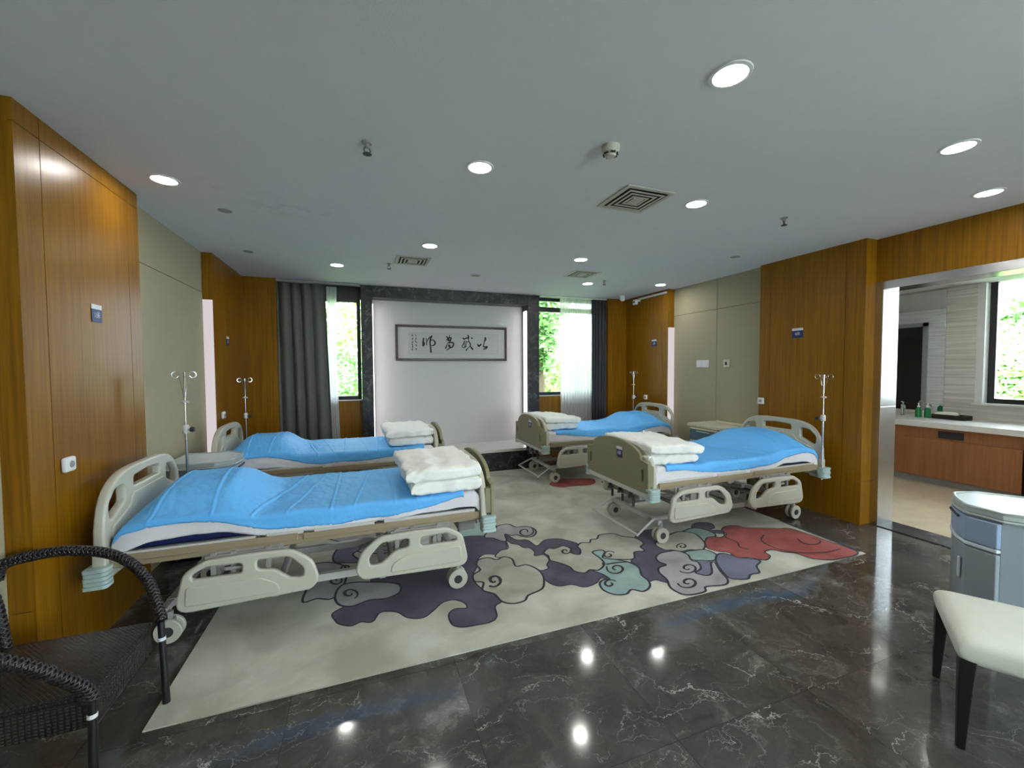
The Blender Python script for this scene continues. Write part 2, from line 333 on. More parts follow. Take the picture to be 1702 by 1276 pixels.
        if bevel: md = o.modifiers.new('bevel', 'BEVEL'); md.width = bevel; md.segments = seg; md.limit_method = 'ANGLE'; md.angle_limit = math.radians(50)
        if subsurf: md = o.modifiers.new('subdivision', 'SUBSURF'); md.levels = md.render_levels = subsurf
        return o
def tag(o, label=None, cat=None, group=None, kind=None):
    if label: o['label'] = label
    if cat: o['category'] = cat
    if group: o['group'] = group
    if kind: o['kind'] = kind
    return o
def thing(name, label, cat, loc=(0, 0, 0), rz=0, group=None):
    o = bpy.data.objects.new(name, None); C.objects.link(o); o.location = loc; o.rotation_euler = (0, 0, rz); o.empty_display_size = .1
    return tag(o, label, cat, group)
def dup(root, loc=None, rz=None, label=None):
    def cp(o, par):
        c = o.copy(); C.objects.link(c); c.parent = par
        for ch in [x for x in kids.get(o.name, [])]: cp(ch, c)
        return c
    kids = {}
    for o in list(C.objects):
        if o.parent: kids.setdefault(o.parent.name, []).append(o)
    c = cp(root, None)
    if loc is not None: c.location = loc
    if rz is not None: c.rotation_euler = (0, 0, rz)
    if label: c['label'] = label
    return c
def struct(mb, name, mats, **kw): return tag(mb.build(name, mats, **kw), kind='structure')
def rounded(pts, n=5):                     # polygon of (x, y, radius) with rounded corners
    out = []; L = len(pts)
    for i, (x, y, r) in enumerate(pts):
        p = Vector((x, y)); a = Vector(pts[i-1][:2])-p; b = Vector(pts[(i+1) % L][:2])-p
        if r <= 0: out.append((x, y)); continue
        la, lb = a.length, b.length; a.normalize(); b.normalize()
        th = a.angle(b); d = min(r/math.tan(th/2), la*.49, lb*.49)
        p0 = p+a*d; p1 = p+b*d
        for k in range(n+1):
            t = k/n; q = p0*(1-t)**2+p*2*t*(1-t)+p1*t*t; out.append((q.x, q.y))
    return out
def smooth_path(pts, n=8, closed=False):
    pts = [Vector(p) for p in pts]; out = []; L = len(pts)
    for i in range(L if closed else L-1):
        if closed: p0, p1, p2, p3 = pts[i-1], pts[i], pts[(i+1) % L], pts[(i+2) % L]
        else: p0, p1, p2, p3 = pts[max(i-1, 0)], pts[i], pts[i+1], pts[min(i+2, L-1)]
        for k in range(n):
            t = k/n
            out.append(.5*((2*p1)+(p2-p0)*t+(2*p0-5*p1+4*p2-p3)*t*t+(3*p1-p0-3*p2+p3)*t*t*t))
    if not closed: out.append(pts[-1])
    return out
def sstep(a, b, x):
    t = max(0, min(1, (x-a)/(b-a))); return t*t*(3-2*t)
def nz(x, y, z=0): return noise.noise(Vector((x, y, z)))

# ------------------------------------------------------------------ room shell
H = 2.866
XL, XR, YB, YF = -1.60, 4.86, 6.66, -3.6
b = MB(); b.box(XL-.3, XR+.22, YF, 7.2, -.06, 0); struct(b, 'floor', 'floor')
b = MB(); b.box(XL-.3, XR+.22, YF, 7.2, H, H+.1); struct(b, 'ceiling', 'ceiling')
# left wall: beige fabric panels with joints
b = MB(); b.box(XL-.2, XL-.006, YF, 7.2, 0, H, 1)
ys = [YF, -.8, .9, 2.7, 3.7, 5.42, 6.9]
for y0, y1 in zip(ys, ys[1:]):
    b.box(XL-.03, XL, y0+.003, y1-.003, 0, 2.435, 0); b.box(XL-.03, XL, y0+.003, y1-.003, 2.441, H, 0)
struct(b, 'wall_left', ['beige', 'bgroove'])
# right wall: recess panels and door wall
b = MB(); XB = 4.78
b.box(XB+.006, XR+.2, 2.66, 7.2, 0, H, 1)
for y0, y1 in ((2.7, 3.78), (3.78, 4.54), (4.54, 5.45), (5.45, 6.9)):
    b.box(XB, XB+.03, y0+.003, y1-.003, 0, 2.43, 0); b.box(XB, XB+.03, y0+.003, y1-.003, 2.436, H, 0)
struct(b, 'wall_right', ['beige', 'bgroove'])
def cladding(name, x_face, x_back, y0, y1, seams, top=2.76, low=.44, sign=1):
    b = MB(); g = .003; xs = sorted((x_face, x_back)); yy = [y0]+seams+[y1]
    e = -.012*sign
    inner = sorted((x_face+e, x_back)); b.box(inner[0], inner[1], y0+.004, y1-.004, 0, H, 1)
    for a, c in zip(yy, yy[1:]):
        for z0, z1 in ((0, low), (low, top), (top, H)):
            b.box(xs[0], xs[1], a+(0 if a == y0 else g), c-(0 if c == y1 else g), z0+(0 if z0 == 0 else .002), z1-(0 if z1 == H else .002), 0)
    return struct(b, name, ['wood', 'groove'])
# the panels of each pier are thin boards over a dark core
def pier(name, xf, xb, y0, y1, seams, top=2.76):
    s = 1 if xf > xb else -1
    b = MB(); g = .0028; yy = [y0]+seams+[y1]
    lo, hi = sorted((xf-s*.014, xb)); b.box(lo, hi, y0+.005, y1-.005, 0, H, 1)
    zs = [(0, top), (top, H)] if top else [(0, H)]
    for a, c in zip(yy, yy[1:]):
        for z0, z1 in zs:
            lo, hi = sorted((xf, xf-s*.016)); b.box(lo, hi, a+(0 if a == y0 else g), c-(0 if c == y1 else g), z0+(.002 if z0 else 0), z1-(.002 if z1 < H else 0), 0)
    lo, hi = sorted((xf-s*.016, xb))
    for ya, yc in ((y0, y0+.006), (y1-.006, y1)):
        b.box(lo, hi, ya, yc, 0, .438, 0); b.box(lo, hi, ya, yc, .442, H, 0)
    return struct(b, name, ['wood', 'groove'])
pier('trim_1', -1.50, XL+.001, 2.62, 3.75, [2.79, 3.60])
pier('trim_2', -1.50, XL+.001, 5.33, 6.499, [5.75], None)
pier('trim_3', 4.70, XB-.001, 2.78, 3.80, [2.83, 3.66], None)
b = MB(); b.box(4.70, 4.859, 2.65, 2.78, 0, .438); b.box(4.70, 4.859, 2.65, 2.78, .442, H); struct(b, 'trim_4', 'wood')
pier('trim_5', 4.65, XB-.001, 5.40, 6.499, [5.52], None)
# back wall: wood returns, wood under the windows, openings
b = MB()
b.box(-1.60, -1.10, 6.50, 6.9, 0, H); b.box(4.25, XB+.1, 6.50, 6.9, 0, H)
struct(b, 'trim_6', 'wood')
b = MB(); b.box(-1.10, 0.0, 6.74, 6.9, 0, 1.12); b.box(2.92, 4.25, 6.74, 6.9, 0, 1.10)
struct(b, 'trim_7', 'wood')
b = MB(); b.box(-1.10, 0.0, 6.73, 6.90, 1.12, 1.137); b.box(2.92, 4.25, 6.73, 6.90, 1.10, 1.115); struct(b, 'trim_8', 'sill')
# stone frame and niche
b = MB()
b.box(0.0, .165, 6.6, 7.1, 0, H); b.box(2.71, 2.92, 6.6, 7.1, 0, H); b.box(.165, 2.71, 6.6, 7.1, 2.69, H)
struct(b, 'trim_9', 'stone', bevel=.004)
b = MB(); b.box(.165, 2.71, 6.88, 7.1, 0, 2.69); struct(b, 'wall_back', 'white')
b = MB(); b.box(-1.9, 5.2, 7.1, 7.2, 2.87, 3.0); b.box(-1.9, -1.10, 6.9, 7.1, 0, H); b.box(4.25, 5.08, 6.9, 7.1, 0, H)
struct(b, 'wall_back_outer', 'white')
# bench platform in front of the niche
t = thing('bench', 'low white-topped stone bench in front of the framed calligraphy', 'bench', (1.35, 6.5, 0))
b = MB(); b.box(-1.18, 1.17, -.36, .375, 0, .28); b.build('base', 'stone', t, bevel=.003)
b = MB(); b.box(-1.18, 1.19, -.38, .375, .28, .325); b.build('top', 'wstone', t, bevel=.004)
# windows of the back wall
def window(name, x0, x1, z0, z1, transom=None):
    f = .055; b = MB(); y0, y1 = 6.78, 6.85
    b.box(x0, x0+f, y0, y1, z0, z1); b.box(x1-f, x1, y0, y1, z0, z1); b.box(x0+f, x1-f, y0, y1, z0, z0+f); b.box(x0+f, x1-f, y0, y1, z1-f, z1)
    if transom: b.box(x0+f, x1-f, y0, y1, transom, transom+.08)
    o = struct(b, name, 'winframe', bevel=.004)
    g = MB(); g.box(x0+f, x1-f, 6.812, 6.818, z0+f, z1-f); g.build('pane', 'glass', o)
    return o
window('window_1', -1.09, -.005, 1.137, 2.68)
b = MB(); b.box(-1.10, 0, 6.77, 6.88, 2.68, H); struct(b, 'trim_10', 'winframe')
window('window_2', 2.925, 4.24, 1.115, 2.864, 2.62)
# door wall (right, near part), with the wide steel-framed opening
b = MB(); b.box(4.86, 5.08, YF, 2.66, 2.44, H); b.box(4.86, 5.08, YF, -3.1, 0, 2.44); b.box(4.86, 5.08, -.5, .3, 0, 2.44); b.box(4.86, 5.08, -3.1, -.5, 0, .7); b.box(4.86, 5.08, 2.655, 2.78, 0, H); struct(b, 'trim_11', 'wood')
b = MB()
for z0, z1 in ((0, 1.2), (1.2, 2.36)): b.box(4.848, 5.10, 2.58, 2.65, z0, z1)
b.box(4.848, 5.10, .3, .37, 0, 2.36); b.box(4.848, 5.10, .3, 2.65, 2.36, 2.44)
o = struct(b, 'door_1', 'steel', bevel=.003)
b = MB(); b.box(4.83, 5.11, .37, 2.58, 0, .008); b.build('threshold', 'stone', o)
WX0, WX1 = 2.2, 4.5
b = MB(); b.box(XL-.2, WX0, YF-.1, YF, 0, H); b.box(WX1, XR+.3, YF-.1, YF, 0, H); b.box(WX0, WX1, YF-.1, YF, 0, .2); b.box(WX0, WX1, YF-.1, YF, 2.72, H); struct(b, 'wall_rear', 'white')
b = MB(); b.box(WX0, WX1, YF-.09, YF-.03, .2, .26); b.box(WX0, WX1, YF-.09, YF-.03, 2.66, 2.72)
for x in (WX0, (WX0+WX1)/2-.03, WX1-.06): b.box(x, x+.06, YF-.09, YF-.03, .26, 2.66)
o = struct(b, 'window_4', 'winframe')
for x in (WX0+.06, (WX0+WX1)/2+.03): MB().box(x, x+(WX1-WX0)/2-.09, YF-.065, YF-.06, .26, 2.66).build('pane', 'glass', o)
b = MB(); b.box(4.93, 4.99, -3.1, -.5, .7, .76); b.box(4.93, 4.99, -3.1, -.5, 2.38, 2.44)
for y in (-3.1, -1.83, -.56): b.box(4.93, 4.99, y, y+.06, .76, 2.38)
o = struct(b, 'window_5', 'winframe')
for y in (-3.04, -1.77): MB().box(4.955, 4.96, y, y+1.21, .76, 2.38).build('pane', 'glass', o)
b = MB(); b.box(-30, 30, -30, YF-.1, -.3, -.05); b.box(5.1, 30, YF-.1, -.05, -.3, -.05); struct(b, 'bounce_ground', 'bounce')  # unseen pale ground, added to reflect daylight up into the room

# ------------------------------------------------------------------ washroom beyond the opening
BX = 8.05
b = MB(); b.box(5.08, BX+.3, .0, 6.4, -.06, .004); struct(b, 'floor_washroom', 'ftile')
b = MB(); b.box(5.08, BX+.3, .0, 6.4, 2.75, 2.85); struct(b, 'ceiling_washroom', 'white')
b = MB(); b.box(BX, BX+.25, 3.18, 6.4, 0, 2.75); b.box(BX, BX+.25, .0, 3.18, 0, 1.08); b.box(BX, BX+.25, 0, .9, 1.08, 2.75)
b.box(5.08, BX, 6.3, 6.4, 0, 2.75); b.box(5.08, BX, 0, .1, 0, 2.75); b.box(5.08, 5.10, 2.66, 5.02, 0, 2.75); b.box(5.08, 5.10, 6.1, 6.4, 0, 2.75); b.box(5.08, 5.10, 5.02, 6.1, 2.5, 2.75)
struct(b, 'wall_washroom', 'tile')
b = MB(); b.box(BX+.005, BX+.25, 3.10, 3.20, 1.06, 2.75, 0); b.box(BX-.01, BX+.25, .9, 3.20, 1.06, 1.085, 0); struct(b, 'trim_12', 'sill')
b = MB(); b.box(BX+.12, BX+.18, 3.03, 3.10, 1.085, 2.75); b.box(BX+.12, BX+.18, .9, 3.03, 1.085, 1.15); b.box(BX+.12, BX+.18, .9, .97, 1.15, 2.75); b.box(BX+.12, BX+.18, 1.95, 2.02, 1.15, 2.75)
o = struct(b, 'window_3', 'winframe', bevel=.003); b = MB(); b.box(BX+.148, BX+.152, .97, 3.03, 1.15, 2.75); b.build('pane', 'glass', o)
b = MB(); b.box(5.10, 5.13, 5.02, 5.10, 0, 2.5, 1); b.box(5.10, 5.13, 6.02, 6.10, 0, 2.5, 1); b.box(5.10, 5.13, 5.02, 6.10, 2.42, 2.5, 1); b.box(5.085, 5.12, 5.10, 5.55, .01, 2.42, 0); b.box(5.085, 5.12, 5.556, 6.02, .01, 2.42, 0)
struct(b, 'door_2', ['ddoor', 'grey'])
t = thing('washbasin_vanity', 'wood-fronted vanity with thick white worktop under the washroom window', 'vanity', (7.62, 3.3, 0))
b = MB(); b.box(-.42, .42, -.88, 1.6, .10, .62); b.build('cabinet', 'wood2', t, bevel=.003)
b = MB(); b.box(-.40, .42, -.88, 1.6, .62, .775); b.build('fascia', 'wood2', t, bevel=.003)
b = MB(); b.box(-.36, .40, -.86, 1.58, .0, .10); b.build('plinth', 'grey', t)
b = MB(); b.box(-.46, .43, -.90, 1.62, .775, .85); b.build('worktop', 'wstone', t, bevel=.004)
b = MB(); b.box(-.409, -.38, -.37, -.12, .645, .74); b.build('towel_slot', 'black', t, bevel=.002)
tag(MB().box(BX-.03, BX-.004, 3.49, 4.7, .93, 2.72).build('mirror', 'mirror', bevel=.002), 'large frameless mirror on the washroom wall above the tap', 'mirror')
b = MB(); b.box(7.15, BX-.01, 2.31, 2.385, 0.005, 1.82); tag(b.build('partition_panel', 'ddoor', bevel=.004), 'dark upright partition board at the right end of the vanity', 'partition')
t = thing('tap', 'chrome basin tap beside the washroom mirror', 'tap', (7.80, 3.86, .85))
b = MB(); b.lathe([(.03, 0), (.03, .01), (.02, .02), (.02, .15), (.022, .17)]); b.build('body', 'chrome', t, smooth=True)
b = MB(); b.tube(smooth_path([(0, 0, .12), (-.04, -.03, .16), (-.10, -.07, .15), (-.12, -.085, .12)]), .012); b.build('spout', 'chrome', t, smooth=True)
b = MB(); b.tube([(0, 0, .17), (.02, .0, .2), (-.05, -.01, .215)], .008); b.build('lever', 'chrome', t, smooth=True)
def soap(loc, label):
    t = thing('soap_bottle', label, 'soap bottle', loc, 0, 'soap bottles on the washroom worktop')
    MB().lathe([(.0, 0), (.034, 0), (.037, .01), (.037, .10), (.03, .13), (.014, .145), (.014, .15)]).build('bottle', 'soap', t, smooth=True)
    b = MB(); b.lathe([(.016, .15), (.016, .165), (.006, .17), (.006, .205)]); b.tube([(0, 0, .205), (-.035, -.01, .20)], .006); b.build('pump', 'wplastic', t, smooth=True)
    return t
s1 = soap((7.74, 3.64, .85), 'green soap bottle with white pump, the one nearer the tap')
dup(s1, (7.75, 3.54, .85), .3, 'green soap bottle with white pump, the one touching the dark tray')
t = thing('tray', 'dark woven tray on the white washroom worktop', 'tray', (7.82, 3.32, .85), -.08)
b = MB(); b.box(-.09, .09, -.19, .17, 0, .012); b.box(-.09, -.078, -.19, .17, .012, .065); b.box(.078, .09, -.19, .17, .012, .065); b.box(-.078, .078, -.19, -.178, .012, .065); b.box(-.078, .078, .158, .17, .012, .065)
b.build('basket', 'dtray', t, bevel=.004)
def slab(b, cx, cy, z0, lx, ly, h, seed=0, n=26, pw=7, amp=.006, edge=.42, tilt=0):
    """a soft folded cloth block: rounded edges, wrinkled"""
    for sgn in (1, -1):
        def fn(u, v):
            x = -math.cos(PI*u); y = -math.cos(PI*v)
            k = max(0, (1-abs(x)**pw)*(1-abs(y)**pw))**edge
            w = amp*(nz(x*2.4+seed, y*2.4, sgn)+.5*nz(x*6+seed, y*5, 3*sgn))
            rx = 1-.03*(1-k); px_ = cx+x*lx/2*rx+amp*1.2*nz(y*3, seed, 5); py_ = cy+y*ly/2*rx+amp*1.2*nz(x*3, seed, 9)
            z = z0+h/2+sgn*h/2*k+w*k*(1 if sgn > 0 else .35)+tilt*x
            z += .3*h*(1-k)*nz(x*5+seed, y*5, 2)+.12*h*(1-k**3)*nz((x-y)*9+seed, (x+y)*3, 4)
            return (px_, py_, z)
        b.grid(fn, n, n)
    return b
tag(slab(MB(), 7.81, 3.36, .862, .14, .22, .085, 3, 14).build('folded_towel', 'towel', smooth=True, merge=True, angle=80), 'small folded white towel lying in the dark washroom tray', 'towel')

# ------------------------------------------------------------------ world outside the windows
b = MB(); b.box(-40, 45, 7.4, 60, -.3, -.2); b.box(8.6, 45, 0, 7.4, -.3, -.2); struct(b, 'lawn_ground', 'grass')
def leafy(name, label, cat, c, R, n, mat, ls=.12, trunk=True, flat=False):
    rnd = random.Random(hash(label) % 1000 if False else int(c[0]*37+c[1]*11+n)); t = thing(name, label, cat, (c[0], c[1], -.2), 0, 'greenery seen through the windows')
    b = MB()
    for i in range(n):
        d = Vector((rnd.gauss(0, 1), rnd.gauss(0, 1), rnd.gauss(0, 1))).normalized()
        k = .62+.42*rnd.random()+.18*nz(d.x*2.2+c[0], d.y*2.2, d.z*2.2)
        p = Vector((d.x*R[0]*k, d.y*R[1]*k, c[2]+.2+d.z*R[2]*k))
        if p.z < .02: p.z = .02+rnd.random()*.2
        a = Vector((rnd.gauss(0, 1), rnd.gauss(0, 1), rnd.gauss(0, .6))).normalized(); e = a.orthogonal().normalized(); s = ls*(.6+.8*rnd.random())
        b.add([p-a*s, p+e*s*.45, p+a*s, p-e*s*.45], [(0, 1, 2, 3)])
    b.build('foliage', mat, t)
    if trunk:
        b = MB(); b.tube([(0, 0, 0), (.04, 0, c[2]*.5), (0, .05, c[2]+.2)], [.12, .09, .05]); b.build('trunk', 'trunk', t, smooth=True)
    return t
leafy('hedge_shrub', 'dense green shrub filling the lower part of the left window', 'shrub', (-.75, 10.5, 1.0), (1.5, .9, 1.3), 5200, 'leaf', .07)
leafy('garden_tree', 'airy pale green tree top in the upper left window', 'tree', (-1.1, 15, 3.6), (2.6, 1.8, 1.9), 5200, 'leaf2', .12)
leafy('garden_shrub', 'yellow-green leafy shrub low in the right window', 'shrub', (5.3, 10.1, .9), (1.1, .6, 1.15), 4200, 'leaf2', .08)
leafy('palm_tree', 'drooping green palm-like tree beside the pale column, right window', 'tree', (3.95, 8.9, 2.9), (.50, .45, 1.5), 1500, 'leaf', .12)
leafy('street_tree', 'round green tree seen through the washroom window', 'tree', (21, 6.6, 2.2), (2.4, 2.0, 1.7), 5200, 'leaf', .2)
leafy('flowering_shrub', 'bright yellow-green bush low outside the washroom window', 'shrub', (14.5, 4.8, .8), (1.6, 2.2, 1.9), 6000, 'leaf2', .09)
b = MB(); b.box(-.45, .45, -.4, .4, -.2, 6.5); b.box(-.55, .55, -.5, .5, -.2, .3); b.box(-.55, .55, -.5, .5, 4.6, 4.8)
o = b.build('building_column', 'ext', bevel=.01); o.location = (5.55, 11.6, 0); tag(o, 'pale yellow building column standing outside the right-hand window', 'column')

# ------------------------------------------------------------------ light strips in the niche, imitated glow bands in the fabric recesses
def strip(name, box, label, mat='strip'):
    b = MB(); b.box(*box); o = b.build(name, mat); return tag(o, label, 'light strip')
strip('light_strip', (XL+.004, XL+.094, 5.318, 5.326, .1, 2.36), 'upright band imitating wall glow in the left fabric recess beside the far wood pier', 'recessglow')  # recess bands: wide dim emission stands in for soft glow on the fabric
strip('light_strip', (XB-.125, XB-.004, 5.385, 5.393, .1, 2.25), 'upright band imitating wall glow in the right fabric recess beside the far wood pier', 'recessglow')
strip('light_strip', (.17, .178, 6.66, 6.80, .36, 2.6), 'upright glowing strip behind the left edge of the stone frame')
strip('light_strip', (2.70, 2.708, 6.66, 6.80, .36, 2.6), 'upright glowing strip behind the right edge of the stone frame')

# ------------------------------------------------------------------ ceiling fittings
def downlight(x, y, r, label, z=H):
    t = thing('downlight', label, 'ceiling light', (x, y, z), 0, 'round recessed downlights')
    MB().lathe([(r, -.0005), (r+.018, -.0005), (r+.016, -.006), (r, -.008)], seg=32, caps=False).build('trim_ring', 'trimring', t, smooth=True)
    MB().lathe([(0.001, -.003), (r, -.003), (r, -.005), (.001, -.005)], seg=32).build('lens', 'lamp', t)
    return t
d0 = downlight(1.52, 1.39, .07, 'largest and nearest lit downlight, at the upper right of the ceiling')
for x, y, l in ((-1.21, 3.40, 'lit downlight close to the left wood pier'), (.72, 2.54, 'lit downlight in the middle of the ceiling between sprinkler and detector'),
    (2.45, 2.54, 'lit downlight just right of the large square vent'), (.68, 4.30, 'lit downlight directly in front of the small left vent'),
    (-.26, 5.45, 'lit downlight nearest the grey curtain and left window'), (2.42, 4.27, 'lit downlight in front of the far square vent'),
    (3.20, 5.44, 'lit downlight behind the far square vent, near the right window'), (4.30, 5.16, 'lit downlight above the right fabric recess, by the white camera rail'),
    (3.26, 1.39, 'lit downlight near the right edge, further from the door wall'), (4.32, 1.67, 'lit downlight nearest the steel-framed doorway')):
    dup(d0, (x, y, H), 0, l)
for x, y in ((-.2, -.6), (1.52, -.6), (3.26, -.6), (.7, -2.4), (2.6, -2.4)): dup(d0, (x, y, H), 0, 'lit downlight behind the viewpoint, out of the photograph')
for x, y in ((6.6, 1.6), (5.9, 2.5), (7.3, 1.3), (5.9, 1.0), (7.4, 2.3)): dup(d0, (x, y, 2.75), 0, 'added unseen downlight that brightens the washroom')  # unseen lamps, added to brighten the washroom
def vent(x, y, a, rings, rz, label):
    t = thing('ceiling_vent', label, 'air vent', (x, y, H), rz, 'square ceiling air diffusers')
    b = MB(); h = a/2; w = .035
    for s in (-1, 1):
        b.box(-h, h, s*h-w*(s > 0), s*h+w*(s < 0), -.008, -.0005); b.box(s*h-w*(s > 0), s*h+w*(s < 0), -h+w, h-w, -.008, -.0005)
    b.build('frame', 'vent', t, bevel=.002)
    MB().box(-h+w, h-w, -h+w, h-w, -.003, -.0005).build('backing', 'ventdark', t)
    for k in range(rings):
        r = h-w-.018-k*.04; q = .018; b = MB()
        if r < .05: break
        for s in (-1, 1):
            b.obox((0, s*(r-q*.5), -.012), (r, 0, 0), (0, q*.5, 0), (0, 0, .0015)); b.obox((s*(r-q*.5), 0, -.012), (q*.5, 0, 0), (0, r-q, 0), (0, 0, .0015))
        b.build('louvre', 'vent', t)
    MB().box(-.045, .045, -.045, .045, -.016, -.004).build('centre_plate', 'vent', t, bevel=.003)
    return t
vent(1.955, 2.635, .41, 3, 0, 'largest square air vent, in the middle of the ceiling')
vent(.58, 4.96, .38, 3, 0, 'square air vent at the left, behind a downlight')
vent(2.81, 4.93, .38, 3, 0, 'far square air vent on the right, between two downlights')
def sprinkler(x, y, label):
    t = thing('sprinkler', label, 'sprinkler', (x, y, H), .4, 'ceiling fire sprinklers')
    MB().lathe([(.0, 0), (.03, 0), (.026, -.008), (.012, -.01), (.011, -.03)]).build('escutcheon', 'grey', t, smooth=True)
    b = MB(); b.tube([(.011, 0, -.028), (.02, 0, -.045), (.006, 0, -.062)], .0035, 6); b.tube([(-.011, 0, -.028), (-.02, 0, -.045), (-.006, 0, -.062)], .0035, 6); b.build('yoke', 'dgrey', t, smooth=True)
    MB().lathe([(.001, -.06), (.024, -.062), (.024, -.065), (.001, -.067)]).build('deflector', 'dgrey', t, smooth=True)
    return t
s0 = sprinkler(.05, 2.48, 'nearest ceiling sprinkler, left of the central downlight')
for x, y, l in ((.33, 5.19, 'ceiling sprinkler to the left of the small left vent'), (3.39, 2.53, 'ceiling sprinkler nearest the right wood pier'), (3.32, 5.18, 'ceiling sprinkler above the right-hand window curtain')):
    dup(s0, (x, y, H), .4, l)
t = thing('smoke_detector', 'round beige smoke detector on the ceiling in front of the large vent', 'smoke detector', (1.36, 2.06, H))
MB().lathe([(.0, 0), (.052, 0), (.052, -.018), (.046, -.026)]).build('base', 'vent', t, smooth=True)
MB().lathe([(.046, -.024), (.043, -.042), (.030, -.05)]).build('body', 'vent', t, smooth=True)
b = MB()
for k in range(6):
    a = PI/3*k+.3; b.obox((.0385*math.cos(a), .0385*math.sin(a), -.045), (-.013*math.sin(a), .013*math.cos(a), 0), (.004*math.cos(a), .004*math.sin(a), 0), (0, 0, .005))
b.build('slots', 'black', t)
MB().lathe([(.03, -.048), (.026, -.058), (.001, -.063)]).build('cap', 'vent', t, smooth=True)
t = thing('ceiling_speaker', 'small round grey ceiling disc between the two far vents', 'speaker', (1.47, 5.44, H))
MB().lathe([(.0, 0), (.075, 0), (.07, -.008), (.055, -.01)]).build('rim', 'vent', t, smooth=True); MB().lathe([(.0, -.009), (.055, -.009), (.05, -.012), (.001, -.013)]).build('grille', 'grey', t, smooth=True)
for x, y, l in ((-1.0, 3.9, 'small flat dark cover plate on the ceiling by the left fabric recess'), (-1.12, 5.15, 'small flat dark cover plate on the ceiling by the far left pier'), (4.05, 3.6, 'small flat dark cover plate on the ceiling by the right wood pier')):
    tag(MB().lathe([(.0, -.0003), (.05, -.0003), (.048, -.003), (.001, -.004)], (x, y, H)).build('cover_plate', plain('dull_grey_plate', (.30, .31, .31), .8), smooth=True), l, 'cover plate')
t = thing('dome_camera', 'small white dome camera hanging near the far right corner', 'camera', (4.33, 6.17, H))
MB().lathe([(.0, 0), (.055, 0), (.055, -.03), (.048, -.035)]).build('base', 'wplastic', t, smooth=True); MB().lathe([(.047, -.033), (.046, -.06), (.03, -.085), (.001, -.094)]).build('dome', 'wplastic', t, smooth=True)
t = thing('wall_camera', 'small white box camera high on the far right wood pier', 'camera', (4.57, 6.1, 2.80))
MB().box(-.05, .0, -.045, .045, -.09, -.0).build('body', 'wplastic', t, bevel=.01); MB().cyl((-.05, 0, -.045), (-.058, 0, -.045), .016).build('lens', 'dgrey', t); MB().box(0, .078, -.015, .015, -.03, -.005).build('bracket', 'wplastic', t)
tag(MB().box(4.625, 4.649, 5.42, 6.14, 2.80, 2.83).build('cable_trunking', 'wplastic', bevel=.003), 'white cable trunking running along the top of the far right pier', 'cable trunking')

# ------------------------------------------------------------------ framed calligraphy
PY = 6.852
t = thing('framed_calligraphy', 'long dark-framed calligraphy scroll hanging in the stone niche', 'picture', (0, 0, 0))
c4 = [on_back(*p, PY) for p in ((657, 539), (842, 545), (842, 600), (659, 599))]
x0, x1, z0, z1 = .515, 2.405, 1.735, 2.318
b = MB(); fw = .038
b.box(x0, x1, PY-.012, 6.879, z0, z0+fw); b.box(x0, x1, PY-.012, 6.879, z1-fw, z1); b.box(x0, x0+fw, PY-.012, 6.879, z0+fw, z1-fw); b.box(x1-fw, x1, PY-.012, 6.879, z0+fw, z1-fw)
b.build('frame', 'pframe', t, bevel=.005)
MB().box(x0+fw, x1-fw, PY+.006, 6.879, z0+fw, z1-fw).build('mount', 'mount', t)
ix0, ix1, iz0, iz1 = x0+.21, x1-.165, z0+.115, z1-.125
MB().box(ix0, ix1, PY+.0045, PY+.007, iz0, iz1).build('paper', 'paper', t)
b = MB(); lw = .0022
for o_ in (0,):
    b.box(ix0, ix1, PY+.0038, PY+.005, iz0, iz0+lw); b.box(ix0, ix1, PY+.0038, PY+.005, iz1, iz1+lw); b.box(ix0, ix0+lw, PY+.0038, PY+.005, iz0, iz1); b.box(ix1, ix1+lw, PY+.0038, PY+.005, iz0, iz1)
b.build('border_line', 'line', t)
def stroke(b, pts, ox, k, y=PY+.003):      # brush stroke: (u, v, width) on an enlarged view of the lettering
    P = smooth_path([(u, v, w) for u, v, w in pts], 5); L = []; R_ = []
    W3 = [on_back(ox[0]+p[0]/k, ox[1]+p[1]/k, y) for p in P]; s = y/F_PX
    for i, p in enumerate(W3):
        a = W3[max(i-1, 0)]; c = W3[min(i+1, len(W3)-1)]; d = (c-a); d.y = 0; d.normalize(); n = Vector((-d.z, 0, d.x)); w = P[i][2]/k/2*s*1.06
        L.append(p+n*w); R_.append(p-n*w)
    # rounded cap
    n = len(L); vs = L+R_; b.add(vs, [(i, i+1, n+i+1, n+i) for i in range(n-1)])
    for p, w in ((W3[0], P[0][2]), (W3[-1], P[-1][2])):
        r = w/k/2*s*1.0; b.add([p+Vector((r*math.cos(a*PI/4), 0, r*math.sin(a*PI/4))) for a in range(8)], [tuple(range(8))])
A_, B_, K = (690, 545), (760, 545), 21.275
